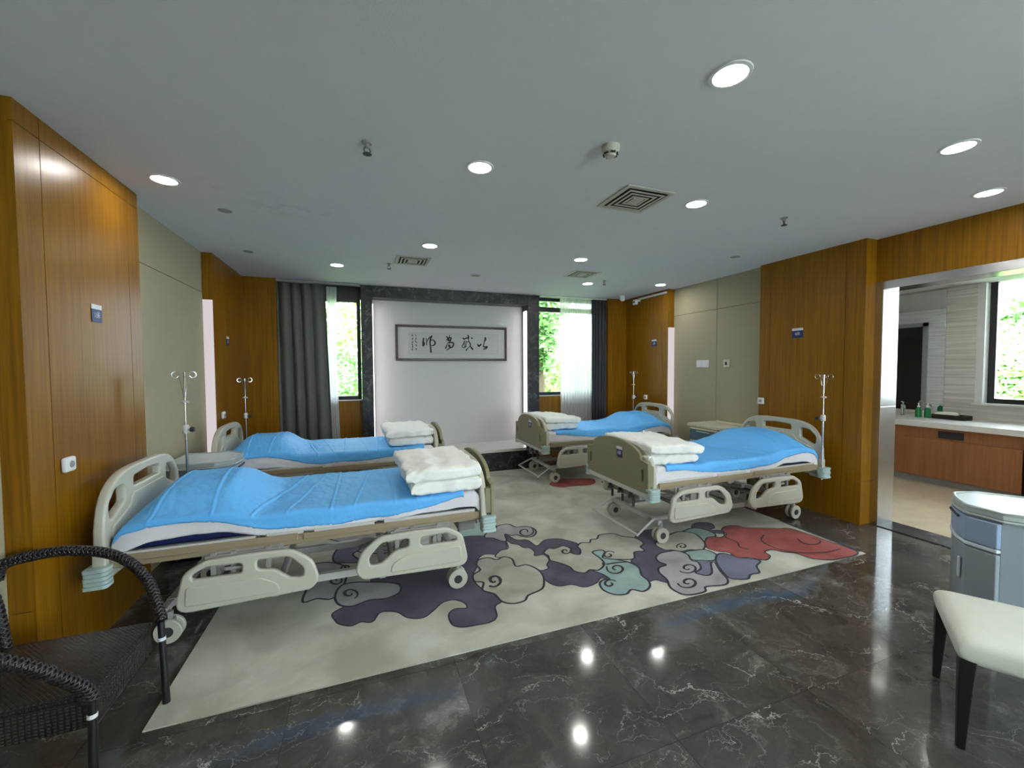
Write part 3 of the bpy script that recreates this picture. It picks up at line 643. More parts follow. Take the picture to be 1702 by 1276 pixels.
glyphs = [
 (A_, [[(300, 360, 40), (288, 480, 60), (300, 560, 90), (285, 630, 60)], [(385, 350, 18), (400, 450, 26), (412, 600, 32)], [(425, 500, 12), (440, 430, 26), (500, 350, 34), (600, 262, 26)],
       [(585, 290, 50), (545, 380, 50), (525, 480, 50), (540, 640, 48), (560, 850, 60)], [(545, 450, 34), (600, 418, 30), (660, 440, 42), (712, 525, 52), (670, 600, 44), (600, 625, 30), (560, 610, 20)]]),
 (A_, [[(1110, 300, 40), (1150, 360, 42), (1110, 430, 20), (1095, 465, 10)], [(1235, 240, 18), (1205, 300, 30), (1200, 350, 44), (1165, 440, 50), (1230, 425, 40)], [(1160, 365, 30), (1265, 340, 44), (1255, 420, 50), (1215, 500, 44)],
       [(1145, 480, 10), (1125, 590, 26), (1080, 710, 48)], [(1180, 530, 46), (1270, 512, 44), (1350, 530, 50), (1350, 610, 50), (1290, 690, 46), (1200, 660, 40), (1165, 610, 16)], [(1180, 590, 30), (1235, 625, 50)], [(1235, 700, 40), (1170, 745, 34), (1110, 785, 22)]]),
 (B_, [[(200, 355, 40), (235, 390, 46), (300, 365, 40), (400, 345, 44)], [(375, 245, 24), (395, 310, 60), (395, 400, 30), (410, 470, 30), (460, 560, 44), (465, 640, 36), (545, 750, 60)], [(515, 355, 56), (520, 362, 56)],
       [(250, 450, 24), (238, 540, 34), (170, 640, 26), (230, 690, 34), (320, 650, 30)], [(310, 450, 24), (312, 560, 28), (300, 650, 36)], [(265, 470, 14), (255, 560, 20), (265, 650, 24)], [(325, 505, 24), (390, 480, 30), (440, 510, 30)], [(450, 640, 30), (385, 710, 24), (315, 785, 46)]]),
 (B_, [[(715, 575, 34), (765, 635, 66), (850, 570, 38)], [(990, 345, 60), (995, 400, 66), (960, 480, 40), (935, 590, 34), (925, 655, 40), (1000, 665, 44), (1060, 665, 52), (1010, 720, 58), (920, 745, 34)]]),
]
for oxy, strokes in glyphs:
    b = MB()
    for st in strokes: stroke(b, st, oxy, K)
    b.build('brush_character', 'ink', t)
rnd = random.Random(4)
for cu_, rows in ((535, [360, 485, 600, 690, 775, 855]), (660, [365, 490, 600, 720, 850])):
    for v in rows:
        b = MB()
        for q in range(4):
            u0 = cu_-28+rnd.random()*30; v0 = v-30+q*17; stroke(b, [(u0, v0, 9), (u0+22+rnd.random()*18, v0+rnd.uniform(-10, 16), 13), (u0+10+rnd.random()*34, v0+22, 8)], (660, 540), 21.275)
        b.build('small_character', 'ink', t)
b = MB(); stroke(b, [(1135, 350, 16), (1150, 395, 26)], B_, K); b.build('small_seal_mark', 'line', t)

# ------------------------------------------------------------------ curtains
def curtain(name, label, mat, xt, xb, y, z0, z1, folds, amp, seed, xshape=None):
    b = MB()
    def fn(u, v):
        z = z0+(z1-z0)*v
        xa = xt[0]*v+xb[0]*(1-v); xc = xt[1]*v+xb[1]*(1-v)
        if xshape: xc = xc+xshape(v)
        w = u+.02*math.sin(u*9+seed)
        ph = folds*2*PI*(w+.03*nz(u*4, seed, 0))
        aa = amp*(.75+.35*nz(u*5, v*1.2, seed))
        return (xa+(xc-xa)*u+.012*math.cos(ph)*.8, y+aa*math.sin(ph)+.012*nz(u*3, v*2, seed), z)
    b.grid(fn, int(folds*14), 14)
    o = b.build(name, mat, smooth=True, angle=180, solid=.002 if mat != 'sheer' else 0); return tag(o, label, 'curtain')
curtain('curtain', 'heavy grey curtain hanging at the left window', 'curtain', (-1.12, -.47), (-1.10, -.40), 6.56, .03, 2.82, 4.6, .05, 2)
curtain('sheer_curtain', 'narrow white sheer curtain beside the heavy grey curtain, left window', 'sheer', (-.48, -.34), (-.43, -.30), 6.66, .03, 2.82, 4, .022, 5, lambda v: -.03*math.sin(PI*v))
curtain('sheer_curtain', 'white sheer curtain hanging in front of the right window', 'sheer', (3.33, 3.95), (3.34, 3.98), 6.60, .03, 2.845, 12, .022, 8)
curtain('curtain', 'charcoal curtain bunched at the right edge of the right window', 'curtain2', (3.93, 4.25), (3.95, 4.25), 6.56, .03, 2.84, 5, .035, 11)
b = MB(); b.box(-1.10, 0.0, 6.52, 6.62, 2.835, 2.86); tag(b.build('curtain_track', 'grey'), 'grey curtain track above the left window', 'curtain track')
b = MB(); b.box(2.93, 4.25, 6.54, 6.64, 2.848, 2.862); tag(b.build('curtain_track', 'wplastic'), 'white curtain track above the right window', 'curtain track')

# ------------------------------------------------------------------ wall signs, call buttons, switches
def bedsign(name, label, loc, nx, sx=.09, sy=.10, num='1床', parent=None, cat='sign'):
    """white-topped dark blue number plate; nx = direction it faces along x (-1 or 1)"""
    t = thing(name, label, cat, loc, 0, 'bed number signs') if parent is None else None
    par = t or parent; ox, oy, oz = (0, 0, 0) if t else loc
    e = .003*nx; lo, hi = sorted((0, e))
    if t: pt = [('lower_panel', 'bluesign', -sy/2, sy/2-.028), ('upper_panel', 'signwhite', sy/2-.028, sy/2)]
    else: pt = [('label_blue_field', 'bluesign', -sy/2, sy/2-.028), ('label_white_strip', 'signwhite', sy/2-.028, sy/2)]
    for nme, mt, za, zb in pt: MB().box(ox+lo, ox+hi, oy-sx/2, oy+sx/2, oz+za, oz+zb).build(nme, mt, par)
    for txt, mt, zc, s in ((num, 'signwhite', -.012, .042), ('♥' if False else '·', 'red', sy/2-.014, .03)):
        cu = bpy.data.curves.new('n', 'FONT'); cu.body = txt; cu.size = s; cu.align_x = 'CENTER'; cu.align_y = 'CENTER'; cu.extrude = .0004
        o = bpy.data.objects.new('n', cu); C.objects.link(o); dg = bpy.context.evaluated_depsgraph_get(); me = bpy.data.meshes.new_from_object(o.evaluated_get(dg)); bpy.data.objects.remove(o); bpy.data.curves.remove(cu)
        # text plane XY -> YZ facing nx
        rot = Matrix(((0, 0, nx), (nx, 0, 0), (0, 1, 0))).to_4x4()
        me.transform(Matrix.Translation((ox+e*1.25, oy, oz+zc)) @ rot); me.materials.clear(); me.materials.append(M[mt])
        o = bpy.data.objects.new('number_text' if mt == 'signwhite' else 'red_mark', me); C.objects.link(o); o.parent = par
    return t
bedsign('bed_number_sign', 'blue and white bed number sign on the near left wood pier', (-1.499, 3.205, 1.945), 1, .10, .105, '1床')
bedsign('bed_number_sign', 'blue and white bed number sign on the far left wood pier', (-1.499, 5.79, 1.945), 1, .10, .105, '2床')
bedsign('bed_number_sign', 'blue and white bed number sign on the far right wood pier', (4.649, 5.72, 2.02), -1, .12, .11, '3床')
bedsign('bed_number_sign', 'blue and white bed number sign on the near right wood pier', (4.699, 3.32, 1.99), -1, .125, .11, '4床')
def callbtn(label, loc, nx):
    t = thing('call_button', label, 'call button', loc, 0, 'nurse call buttons')
    lo, hi = sorted((0, .028*nx)); MB().box(lo, hi, -.042, .042, -.04, .04).build('housing', 'wplastic', t, bevel=.012, seg=3)
    MB().lathe([(.001, 0), (.019, 0), (.017, .004), (.001, .005)]).xf(Matrix.Translation((.028*nx, 0, 0)) @ Matrix.Rotation(PI/2*nx, 4, 'Y')).build('button', 'grey', t, smooth=True)
    return t
callbtn('white call button on the near left wood pier', (-1.499, 2.87, 1.10), 1)
callbtn('white call button on the far left wood pier above a bed', (-1.499, 5.5, 1.09), 1)
callbtn('white call button at the edge of the near right wood pier', (4.699, 3.755, 1.18), -1)
callbtn('white call button on the far right wood pier above the bed', (4.649, 5.92, 1.09), -1)
t = thing('wall_switch', 'wide white switch plate on the right fabric wall', 'switch', (XB-.001, 4.79, 1.655))
MB().box(-.009, 0, -.115, .115, -.055, .055).build('plate', 'wplastic', t, bevel=.003)
for y in (-.055, .055): MB().box(-.013, -.008, y-.045, y+.045, -.04, .04).build('rocker', 'wplastic', t, bevel=.002)
t = thing('wall_thermostat', 'small square cream wall control beside the wide switch', 'wall control', (XB-.001, 4.36, 1.655))
MB().box(-.012, 0, -.05, .05, -.055, .055).build('plate', 'nscream', t, bevel=.003); MB().box(-.022, -.011, -.014, .014, -.022, .022).build('knob', 'dgrey', t, bevel=.004)

# ------------------------------------------------------------------ hospital bed
def build_bed():
    t = thing('hospital_bed', '', 'hospital bed')
    YZ = lambda x: (lambda u, v, w: (x+w, u, v))
    def arch(z0, crest, p=4, q=2.5, w=.5, zb=.49, n=26):
        pts = [(-w, zb)]
        for i in range(n+1):
            a = -math.cos(PI*i/n); pts.append((a*w, z0+(crest-z0)*max(0, 1-abs(a)**p)**(1/q)))
        return pts+[(w, zb)]
    # headboard
    hx = -1.10
    holes = [rounded([(-.17, .895, .02), (.17, .895, .02), (.165, .955, .02), (0, .967, .2), (-.165, .955, .02)]),
             rounded([(.27, .835, .03), (.43, .76, .03), (.44, .86, .05), (.37, .925, .03), (.27, .94, .03)]),
             rounded([(-.43, .76, .03), (-.27, .835, .03), (-.27, .94, .03), (-.37, .925, .03), (-.44, .86, .05)])]
    hb = MB().plate(YZ(hx), arch(.64, 1.02), [h[::-1] for h in holes], .05, .012).build('headboard', 'cream', t, smooth=True, angle=50)
    MB().plate(YZ(hx+.03), rounded([(-.43, .66, .02), (.43, .66, .02), (.42, .735, .02), (.24, .80, .05), (.2, .865, .03), (-.2, .865, .03), (-.24, .80, .05), (-.42, .735, .02)]), (), .016, .006).build('raised_panel', 'cream', hb, smooth=True, angle=50)
    MB().plate(YZ(hx), rounded([(-.505, .455, .03), (.505, .455, .03), (.505, .63, .015), (-.505, .63, .015)]), (), .06, .01).build('lower_panel', 'cream', hb, smooth=True, angle=50)
    # footboard: inner cream frame, outer olive panel
    fx = 1.04
    fh = [rounded([(-.19, .80, .02), (.19, .80, .02), (.18, .85, .02), (-.18, .85, .02)])[::-1]]
    fb = MB().plate(YZ(fx), arch(.60, .905, zb=.50), fh, .045, .012).build('footboard', 'cream', t, smooth=True, angle=50)
    ol = [(-.505, .50), (-.505, .77), (-.40, .785)]+[(.40*-math.cos(PI*i/16), .785+.14*math.sin(PI*i/16)**.9) for i in range(1, 16)]+[(.40, .785), (.505, .77), (.505, .50)]
    MB().plate(YZ(fx+.065), ol, [rounded([(s*.43-.013, .60, .01), (s*.43+.013, .60, .01), (s*.43+.013, .70, .01), (s*.43-.013, .70, .01)])[::-1] for s in (-1, 1)], .03, .005).build('outer_panel', 'olive', fb, smooth=True, angle=50)
    for s in (-1, 1): MB().box(fx+.01, fx+.06, s*.47-.03, s*.47+.03, .56, .74).build('spacer_block', 'olive', fb, bevel=.005)
    bedsign('', '', (fx+.0815, .09, .80), 1, .085, .10, '1床', fb)
    b = MB(); b.box(fx+.0, fx+.075, -.47, .47, .455, .515); b.build('foot_crossbar', 'lgrey', t, bevel=.008)
    # ribbed corner bumpers
    for sx, x in ((-1, hx), (1, fx+.03)):
        for sy in (-1, 1):
            b = MB()
            for k in range(5):
                z = .44+k*.022; e = .004 if k % 2 else 0
                b.prism(rounded([(x-.052, sy*.505-.045+e, .015), (x+.052-e*(sx > 0), sy*.505-.045+e, .03), (x+.052-e*(sx > 0), sy*.505+.045-e, .03), (x-.052+e*(sx < 0), sy*.505+.045-e, .015)]), z, z+.0195)
            b.prism(rounded([(x-.044, sy*.505-.037, .015), (x+.044, sy*.505-.037, .03), (x+.044, sy*.505+.037, .03), (x-.044, sy*.505+.037, .015)]), .441, .548)
            b.build('corner_bumper', 'teal', t, bevel=.002)
    # upper frame
    b = MB()
    for s in (-1, 1):
        b.box(-1.07, 1.02, s*.455-.018, s*.455+.018, .515, .572); b.box(-1.0, -.15, s*.475-.008, s*.475+.008, .545, .585); b.box(-.12, .98, s*.475-.008, s*.475+.008, .54, .578)
    for x in (-1.0, -.45, .15, .55, .98): b.box(x-.02, x+.02, -.44, .44, .52, .56)
    b.build('bed_frame', 'frame', t, bevel=.004)
    b = MB()
    for x0, x1 in ((-1.03, -.36), (-.34, -.10), (-.08, .32), (.34, 1.0)):
        b.box(x0, x1, -.43, .43, .572, .588)
        for s in (-1, 1): b.box(x0+.02, x1-.02, s*.462-.012, s*.462+.012, .575, .597)
    b.build('mattress_platform', 'lgrey', t, bevel=.003)
    # mattress
    mt = MB().box(-1.03, 1.0, -.44, .44, .590, .70).build('mattress', 'navy', t, bevel=.03, seg=4)
    # undercarriage
    b = MB()
    for s in (-1, 1): b.box(-.90, .90, s*.25-.02, s*.25+.02, .155, .205)
    for x in (-.88, -.3, .35, .88): b.box(x-.02, x+.02, -.38, .38, .16, .20)
    b.build('base_frame', 'lgrey', t, bevel=.004)
    for s in (-1, 1):
        for x0 in (-.62, .42):
            b = MB(); b.obox(((x0+x0+.22)/2, s*.25, .36), (.11, 0, .165), (0, .012, 0), (-.018, 0, .012)); b.obox((x0+.22, s*.25, .52), (.04, 0, 0), (0, .018, 0), (0, 0, .035)); b.build('lifting_arm', 'grey', t, bevel=.003)
    b = MB(); b.cyl((-.62, -.3, .2), (-.62, .3, .2), .02); b.cyl((.42, -.3, .2), (.42, .3, .2), .02); b.cyl((-.45, .07, .30), (.55, .07, .46), .018); b.cyl((-.7, -.08, .44), (.95, -.08, .47), .014); b.cyl((.2, 0, .24), (.95, 0, .46), .016)
    b.cyl((-.25, .07, .335), (.15, .07, .40), .03); b.build('screw_drive', 'grey', t, smooth=True)
    # uprights carrying the side rails
    for s in (-1, 1):
        for xc in (-.43, .60):
            b = MB()
            for dx in (-.16, -.06, .12):
                b.box(xc+dx-.014, xc+dx+.014, s*.485-.008, s*.485+.008, .33, .53)
            b.box(xc-.2, xc+.18, s*.485-.012, s*.485+.012, .475, .52); b.box(xc-.22, xc+.20, s*.470-.005, s*.470+.005, .44, .53)
            b.cyl((xc-.1, s*.50, .435), (xc+.04, s*.50, .435), .011); b.box(xc-.02, xc+.05, s*.497-.008, s*.497+.008, .40, .46)
            b.build('rail_bracket', 'grey', t, bevel=.002, smooth=False)
    # side rails, folded down
    RS = 1.07
    outer = [(0.0, .0, .07), (.045, .225, .09), (.14, .285, .1), (.34, .292, .1), (.56, .285, .14), (.665, .20, .12), (.70, .075, .1), (.655, .02, .06)]
    h1 = [(.085, .185, .02), (.315, .185, .02), (.315, .245, .02), (.15, .25, .04), (.09, .215, .02)]
    h2 = [(.385, .19, .03), (.47, .18, .07), (.545, .115, .03), (.615, .10, .035), (.62, .16, .06), (.545, .245, .06), (.385, .25, .02)]
    pan = [(.055, .04, .02), (.50, .04, .02), (.485, .10, .06), (.40, .145, .06), (.06, .15, .02)]
    for s in (-1, 1):
        for end, x0 in ((-1, -.775), (1, .925)):
            rot = .03
            def fn(u, v, w, end=end, x0=x0, s=s):
                return (x0+u*RS if end < 0 else x0-u*RS, s*(.522+w), .225+v)
            r = MB().plate(fn, rounded(outer), [rounded(h1)[::-1], rounded(h2)[::-1]], .034, .010).build('side_rail', 'cream', t, smooth=True, angle=50)
            def fp(u, v, w, fn=fn): return fn(u, v, w+.0165)
            MB().plate(fp, rounded(pan), (), .016, .006).build('embossed_panel', 'cream', r, smooth=True, angle=50)
    # castors
    for x in (-.85, .87):
        for s in (-1, 1):
            b = MB(); b.cyl((x, s*.37, .13), (x, s*.37, .18), .02); b.box(x-.03, x+.03, s*.37-.012, s*.37+.012, .075, .14)
            c = b.build('castor', 'grey', t, bevel=.003)
            for d in (-1, 1):
                y = s*.37+d*.026
                w = MB(); w.tube([(x, y-.011, .07), (x, y+.011, .07)], .07, 28); w.build('wheel', 'cream', c, smooth=True, angle=30, bevel=.004)
                w = MB(); w.tube([(x, y-.013, .07), (x, y+.013, .07)], .030, 18); w.build('wheel_hub', 'dgrey', c, smooth=True, angle=30)
    # pedal bar at the foot
    P = [(.60, -.30, .21), (.92, -.33, .20), (1.12, -.37, .10), (1.12, .37, .10), (.92, .33, .20), (.60, .30, .21)]
    b = MB(); b.tube(P, .0125, 10); b.build('pedal_bar', 'lgrey', t, smooth=True, angle=60)
    # crank box with three folded handles
    MB().prism([(.90, -.28), (1.04, -.28), (1.04, .28), (.90, .28)], .37, .455).build('crank_housing', 'grey', t, bevel=.015, seg=3)
    for y in (-.17, 0, .17):
        b = MB(); b.cyl((1.03, y, .41), (1.065, y, .41), .014); b.obox((1.07, y+.035, .395), (.006, 0, 0), (0, .04, .012), (0, 0, .012)); b.cyl((1.07, y+.07, .385), (1.07, y+.07, .315), .012)
        b.build('crank_handle', 'dgrey', t, smooth=True, angle=40)
    return t
bed = build_bed()
far_copy = dup(bed)
for o_ in list(C.objects):                  # the two right beds keep their pedal bars, the two left ones show none
    if o_.parent == far_copy and o_.name.startswith('pedal_bar'): C.objects.unlink(o_); bpy.data.objects.remove(o_)
beds = [('A', far_copy, (-.24, 3.29), 0, 'nearest left bed, with side rails folded down beside the wicker chair'),
        ('D', 1, (-.25, 5.15), 0, 'far left bed beneath the left window, in front of the grey curtain'),
        ('B', bed, (3.41, 3.39), PI, 'nearest right bed, beside the wood pier by the doorway'),
        ('C', None, (3.38, 5.53), PI, 'far right bed, beside the sheer curtain and right window')]
for i, (k, o, loc, rz, l) in enumerate(beds):
    l = 'cream hospital bed with olive footboard, '+l
    if o is None: o = dup(bed)
    elif o == 1: o = dup(far_copy)
    o.location = (loc[0], loc[1], .006); o.rotation_euler = (0, 0, rz); o['label'] = ' '.join(l.split()[:16]); o['group'] = 'hospital beds'; beds[i] = (k, o, loc, rz, l)
beds[0][1]['label'] = 'cream hospital bed nearest the wicker chair, at the left'
beds[1][1]['label'] = 'cream hospital bed at the far left, in front of the grey curtain'
beds[2][1]['label'] = 'cream hospital bed nearest the doorway, at the right'
beds[3][1]['label'] = 'cream hospital bed at the far right, beside the sheer curtain'

# bedding ---------------------------------------------------------------
def top_z(x, y, seed, bump=.175):
    p = sstep(-1.10, -.86, x)*(1-sstep(-.58, -.30, x))
    q = max(0, 1-abs(y/.47)**2.6)
    yy = .86+.14*nz(y*3, seed, 0)
    return .712+bump*p*q*yy+.010*sstep(.5, .95, x)+.004*nz(x*3+seed, y*3, 1)+.018*p
def sheet_obj(name, label, cat, mat, seed, x0, x1, drop, lift, crease, group, nx=320, ny=90, amp=.009, shrink=0):
    b = MB(); a = .455; DR = .15
    def fn(u, v):
        s = x0+(x1-x0)*u; q = -1+2*v
        side = -1 if q < 0 else 1
        dn = drop(s, side); full = a+dn; tpos = q*full
        over = max(0, abs(tpos)-(a-.02))
        y = side*min(abs(tpos), a-.02) if over > 0 else tpos
        z = top_z(s, y, seed)+lift
        if over > 0:
            r = .03; ang = min(over/r, PI/2)
            y = side*(a-.02+r*math.sin(ang)+.004*math.sin(s*13+seed)*min(1, over/.05)+lift)
            z -= r*(1-math.cos(ang))+max(0, over-r*PI/2)
            y += side*.006*nz(s*9, over*20, seed)*min(1, over/.04)
        x = s
        # hems at head and foot
        ox = max(0, abs(x+.015)-1.0)
        if ox > 0: z -= ox*1.1
        cs = 0
        for c0, sl, dp in crease:
            d = (s-c0-sl*y)/.0075; cs += .6*dp*(math.exp(-d*d)-.5*math.exp(-(d-1.6)**2))*(1-.35*abs(y))
        z += cs+amp*(nz(s*5+seed, y*5, 2)*.9+.7*abs(nz(s*11, y*9, seed))+.5*abs(nz(s*22+y*6, y*14, seed)))
        return (x, y, z)
    b.grid(fn, nx, ny)
    return tag(b.build(name, mat, smooth=True, angle=180, solid=.003), label, cat, group)
def near_only(sgn, near, far): return lambda s, side: near(s) if side == sgn else far(s)
CRE = [(-.86, .05, .010), (-.62, -.06, .009), (-.30, .22, .012), (-.12, .18, .009), (.06, .02, .011), (.24, .12, .010), (.42, -.03, .009), (.60, .05, .010)]
words_ = {'A': 'on the bed nearest the wicker chair', 'D': 'on the far left bed', 'B': 'on the bed nearest the doorway', 'C': 'on the far right bed'}
quilts = {'A': (.78, -.09, .03), 'D': (.76, -.02, .02), 'B': (.775, .07, -.06), 'C': (.77, -.03, .04)}
for k, o, loc, rz, l in beds:
    sd = {'A': 1.3, 'D': 4.1, 'B': 7.7, 'C': 9.9}[k]; ns = -1 if rz == 0 else 1
    white = sheet_obj('bed_sheet', 'white under-sheet wrapped over the mattress '+words_[k], 'bed sheet', 'sheet', sd, -1.06, 1.02,
        lambda s, side, sd=sd, k=k: (.115 if k == 'A' else .14)+.012*math.sin(s*5+sd)+.012*nz(s*6, side, sd)-(.045*sstep(-.3, -.95, s) if False else 0), .002, [], 'white bed sheets', amp=.004)
    def hem(s, side, sd=sd, ns=ns, k=k):
        v = .045+.055*sstep(-.75, -.15, s)*(1-sstep(.35, .9, s))+.012*nz(s*4, side*3, sd)
        if k in 'BC': v = .05+.05*sstep(-.9, -.4, s)*(1-sstep(.2, .8, s))+.01*nz(s*4, side*3, sd)
        return v
    blue = sheet_obj('disposable_sheet', 'creased light blue disposable sheet '+words_[k], 'disposable sheet', 'blue', sd, -1.05, .90, hem, .012, [(c[0]+.03*nz(sd, i), c[1]*(1 if k == 'A' else -1), c[2]) for i, c in enumerate(CRE)], 'blue disposable sheets')
    for q in (white, blue): q.location = (loc[0], loc[1], 0); q.rotation_euler = (0, 0, rz)
    qx, qy, qr = quilts[k]
    t = thing('folded_quilt', {'A': 'white quilt folded into a thick square, on the bed nearest the wicker chair', 'D': 'white quilt folded flat, on the far left bed by the niche', 'B': 'puffy white folded quilt with a tag, on the bed nearest the doorway', 'C': 'white folded quilt on the far right bed, behind its olive footboard'}[k], 'quilt', (0, 0, 0), 0, 'folded white quilts')
    R_ = Matrix.Rotation(rz, 4, 'Z'); p = R_ @ Vector((qx, qy, 0)); t.location = (loc[0]+p.x, loc[1]+p.y, .728); t.rotation_euler = (0, 0, rz+qr)
    lx = .52 if k in 'BC' else .48; ly = .80
    slab(MB(), 0.0, 0, .0, lx+.03, ly, .105, sd, 40, 10, .016, .30).build('lower_fold', 'quilt', t, smooth=True, merge=True, angle=180)
    slab(MB(), -.02, .01, .092, lx+.06, ly+.04, .10, sd+20, 40, 10, .016, .30, tilt=.014 if k in 'BC' else .004).build('upper_fold', 'quilt', t, smooth=True, merge=True, angle=180)
    if k == 'B':
        MB().obox((-.12, -.25, .185), (.012, 0, 0), (0, .003, 0), (0, 0, .03)).build('fabric_tag', 'signwhite', t)

# drip poles on the bed corners ------------------------------------------
def drip():
    t = thing('drip_pole', '', 'drip stand')
    MB().cyl((0, 0, -.25), (0, 0, .42), .0095, 12).build('pole', 'chrome', t, smooth=True, angle=40)
    MB().cyl((0, 0, .36), (0, 0, .84), .0065, 10).build('inner_pole', 'chrome', t, smooth=True, angle=40)
    b = MB(); b.lathe([(.0, .36), (.02, .36), (.024, .37), (.024, .41), (.016, .425)], seg=16); b.cyl((0, 0, .39), (.045, -.02, .39), .006); b.build('clamp', 'lgrey', t, smooth=True, angle=40)
    MB().lathe([(.0, -.014), (.018, -.014), (.021, 0), (.018, .014), (.001, .014)], seg=14).xf(Matrix.Translation((.05, -.022, .39)) @ Matrix.Rotation(PI/2, 4, 'Y')).build('clamp_knob', 'dgrey', t, smooth=True)
    MB().box(-.009, .009, -.12, .012, -.235, -.205).build('mounting_arm', 'chrome', t, bevel=.002)
    MB().lathe([(.0, .60), (.024, .60), (.028, .612), (.0, .622)], seg=16).build('collar', 'lgrey', t, smooth=True, angle=40)
    for k in range(4):
        a = PI/2*k+.35; c, s = math.cos(a), math.sin(a)
        pts = [(0, 0, .61), (.012*c, .012*s, .70), (.03*c, .03*s, .80)]
        for q in range(11):
            an = -PI*.9+q*.62; r = .021; cx = .055; pts.append(((cx+r*math.cos(an))*c, (cx+r*math.cos(an))*s, .815+r*math.sin(an)+.001*q))
        MB().tube(smooth_path(pts, 3), .0028, 6).build('hook', 'chrome', t, smooth=True, angle=60)
    return t
dp = drip(); dp.location = (-1.31, 3.91, .745); dp['label'] = 'chrome drip pole at the head of the bed nearest the wicker chair'; dp['group'] = 'drip poles on the beds'
for loc, l in (((-1.32, 5.72, .66), 'chrome drip pole at the head of the far left bed'), ((4.48, 2.88, .68), 'chrome drip pole at the head of the bed nearest the doorway'), ((4.47, 6.03, .70), 'chrome drip pole at the head of the far right bed')):
    c = dup(dp, loc, PI if loc[1] < 3 else 0, l)
for o in (dp,): pass

# ------------------------------------------------------------------ bedside cabinets
def bow_cabinet(label, loc, rz, h):
    """bow-fronted bedside cabinet, front towards +x"""
    t = thing('bedside_cabinet', label, 'bedside cabinet', loc, rz, 'bedside cabinets')
    def out(e, n=9):
        p = [(-.24-e, -.25-e), (.12, -.25-e)]
        fr = [(.235+e, -.15), (.25+e, -.05), (.25+e, .05), (.235+e, .15)]
        return p+[tuple(q) for q in fr]+[(.12, .25+e), (-.24-e, .25+e)]
    b = MB(); b.prism(out(-.012), .05, h-.06); b.build('body', 'nsgrey', t, bevel=.004)
    b = MB(); b.prism(out(.0), h-.045, h-.012); b.prism(out(.012), h-.058, h-.045); b.build('top', 'nstop', t, bevel=.006, seg=3)
    rim = out(.0); b = MB(); n = len(rim)
    b.tube([(x*.985, y*.985, h-.010) for x, y in rim], .0085, 8, closed=True); b.build('rim', 'nstop', t, smooth=True)
    b = MB(); b.prism([(x*.95, y*.95) for x, y in rim], h-.012, h-.0095); b.build('tray_surface', 'nswhite', t)
    def front(e, z0, z1, name, mt):
        f = [(.14, -.25-e*.3), (.235+e, -.155), (.25+e, -.05), (.25+e, .05), (.235+e, .155), (.14, .25+e*.3), (.10, .22), (.10, -.22)]
        return MB().prism(f, z0, z1).build(name, mt, t, bevel=.005)
    d = front(.006, h-.21, h-.07, 'drawer', 'nslav'); MB().box(.250, .262, -.09, .09, h-.10, h-.085).build('pull_slot', 'dgrey', d, bevel=.003)
    front(.010, h-.235, h-.215, 'ledge', 'nswhite')
    d = front(.002, .10, h-.245, 'door', 'nsgrey'); MB().box(.247, .258, .10, .12, h-.45, h-.33).build('handle', 'nswhite', d, bevel=.003)
    for x in (-.18, .15):
        for y in (-.18, .18):
            MB().cyl((x, y-.012, .024), (x, y+.012, .024), .024).build('castor', 'dgrey', t, smooth=True, angle=40)
    return t
bow_cabinet('grey bow-fronted bedside cabinet between the two left beds', (-1.30, 4.34, 0), 0, .83)
d1 = Vector((.55, -.835)); ang = math.atan2(-d1.y, -d1.x)
bow_cabinet('pale blue-grey bow-fronted cabinet at the right, behind the cream seat', (3.55, 1.20, 0), ang, .80)
t = thing('bedside_cabinet', 'cream bedside cabinet with slate blue drawer between the two right beds', 'bedside cabinet', (4.50, 4.22, 0), 0, 'bedside cabinets')
MB().box(-.24, .24, -.24, .26, .05, .80).build('body', 'nscream', t, bevel=.006)
b = MB(); b.box(-.275, .255, -.265, .285, .80, .815); b.box(-.275, -.26, -.265, .285, .815, .835); b.box(.24, .255, -.265, .285, .815, .845); b.box(-.26, .24, -.265, -.25, .815, .84); b.box(-.26, .24, .27, .285, .815, .84); b.build('top', 'nscream', t, bevel=.006)
MB().box(-.262, -.238, -.225, .245, .765, .795).build('pull_out_board', 'nscream', t, bevel=.003)
d = MB().box(-.262, -.238, -.225, .245, .62, .757).build('drawer', 'nsblue', t, bevel=.004); MB().box(-.272, -.260, -.10, .12, .735, .75).build('handle', 'teal', d, bevel=.003)
d = MB().box(-.258, -.238, -.225, .245, .09, .61).build('door', 'nscream', t, bevel=.004); MB().box(-.272, -.256, .16, .18, .42, .54).build('handle', 'teal', d, bevel=.003)
for x in (-.19, .19):
    for y in (-.19, .21): MB().cyl((x, y-.012, .024), (x, y+.012, .024), .024).build('castor', 'dgrey', t, smooth=True, angle=40)

# ------------------------------------------------------------------ cream upholstered seat, right foreground
P1, P2 = Vector((2.76, 1.22)), Vector((2.30, .93)); e1 = (P2-P1).normalized(); e2 = Vector((.56, -.83)); L1 = (P2-P1).length; L2 = .50
cen = P1+e1*L1/2+e2*L2/2
t = thing('upholstered_stool', 'off-white upholstered seat on tapered black legs, right foreground', 'seat', (cen.x, cen.y, 0), math.atan2(e1.y, e1.x))
b = MB(); h = L1/2; w = L2/2
def cushion(u, v, sgn):
    x = -math.cos(PI*u); y = -math.cos(PI*v); k = max(0, (1-abs(x)**14)*(1-abs(y)**14))**.4
    return (x*h*(1-.02*(1-k)), y*w*(1-.02*(1-k)), .415+(.052+.010*(1-x*x)*(1-y*y))*k if sgn > 0 else .415-.055*k)
for s in (1, -1): b.grid(lambda u, v: cushion(u, v, s), 30, 30)
st = b.build('seat', 'seat', t, smooth=True, merge=True, angle=180)
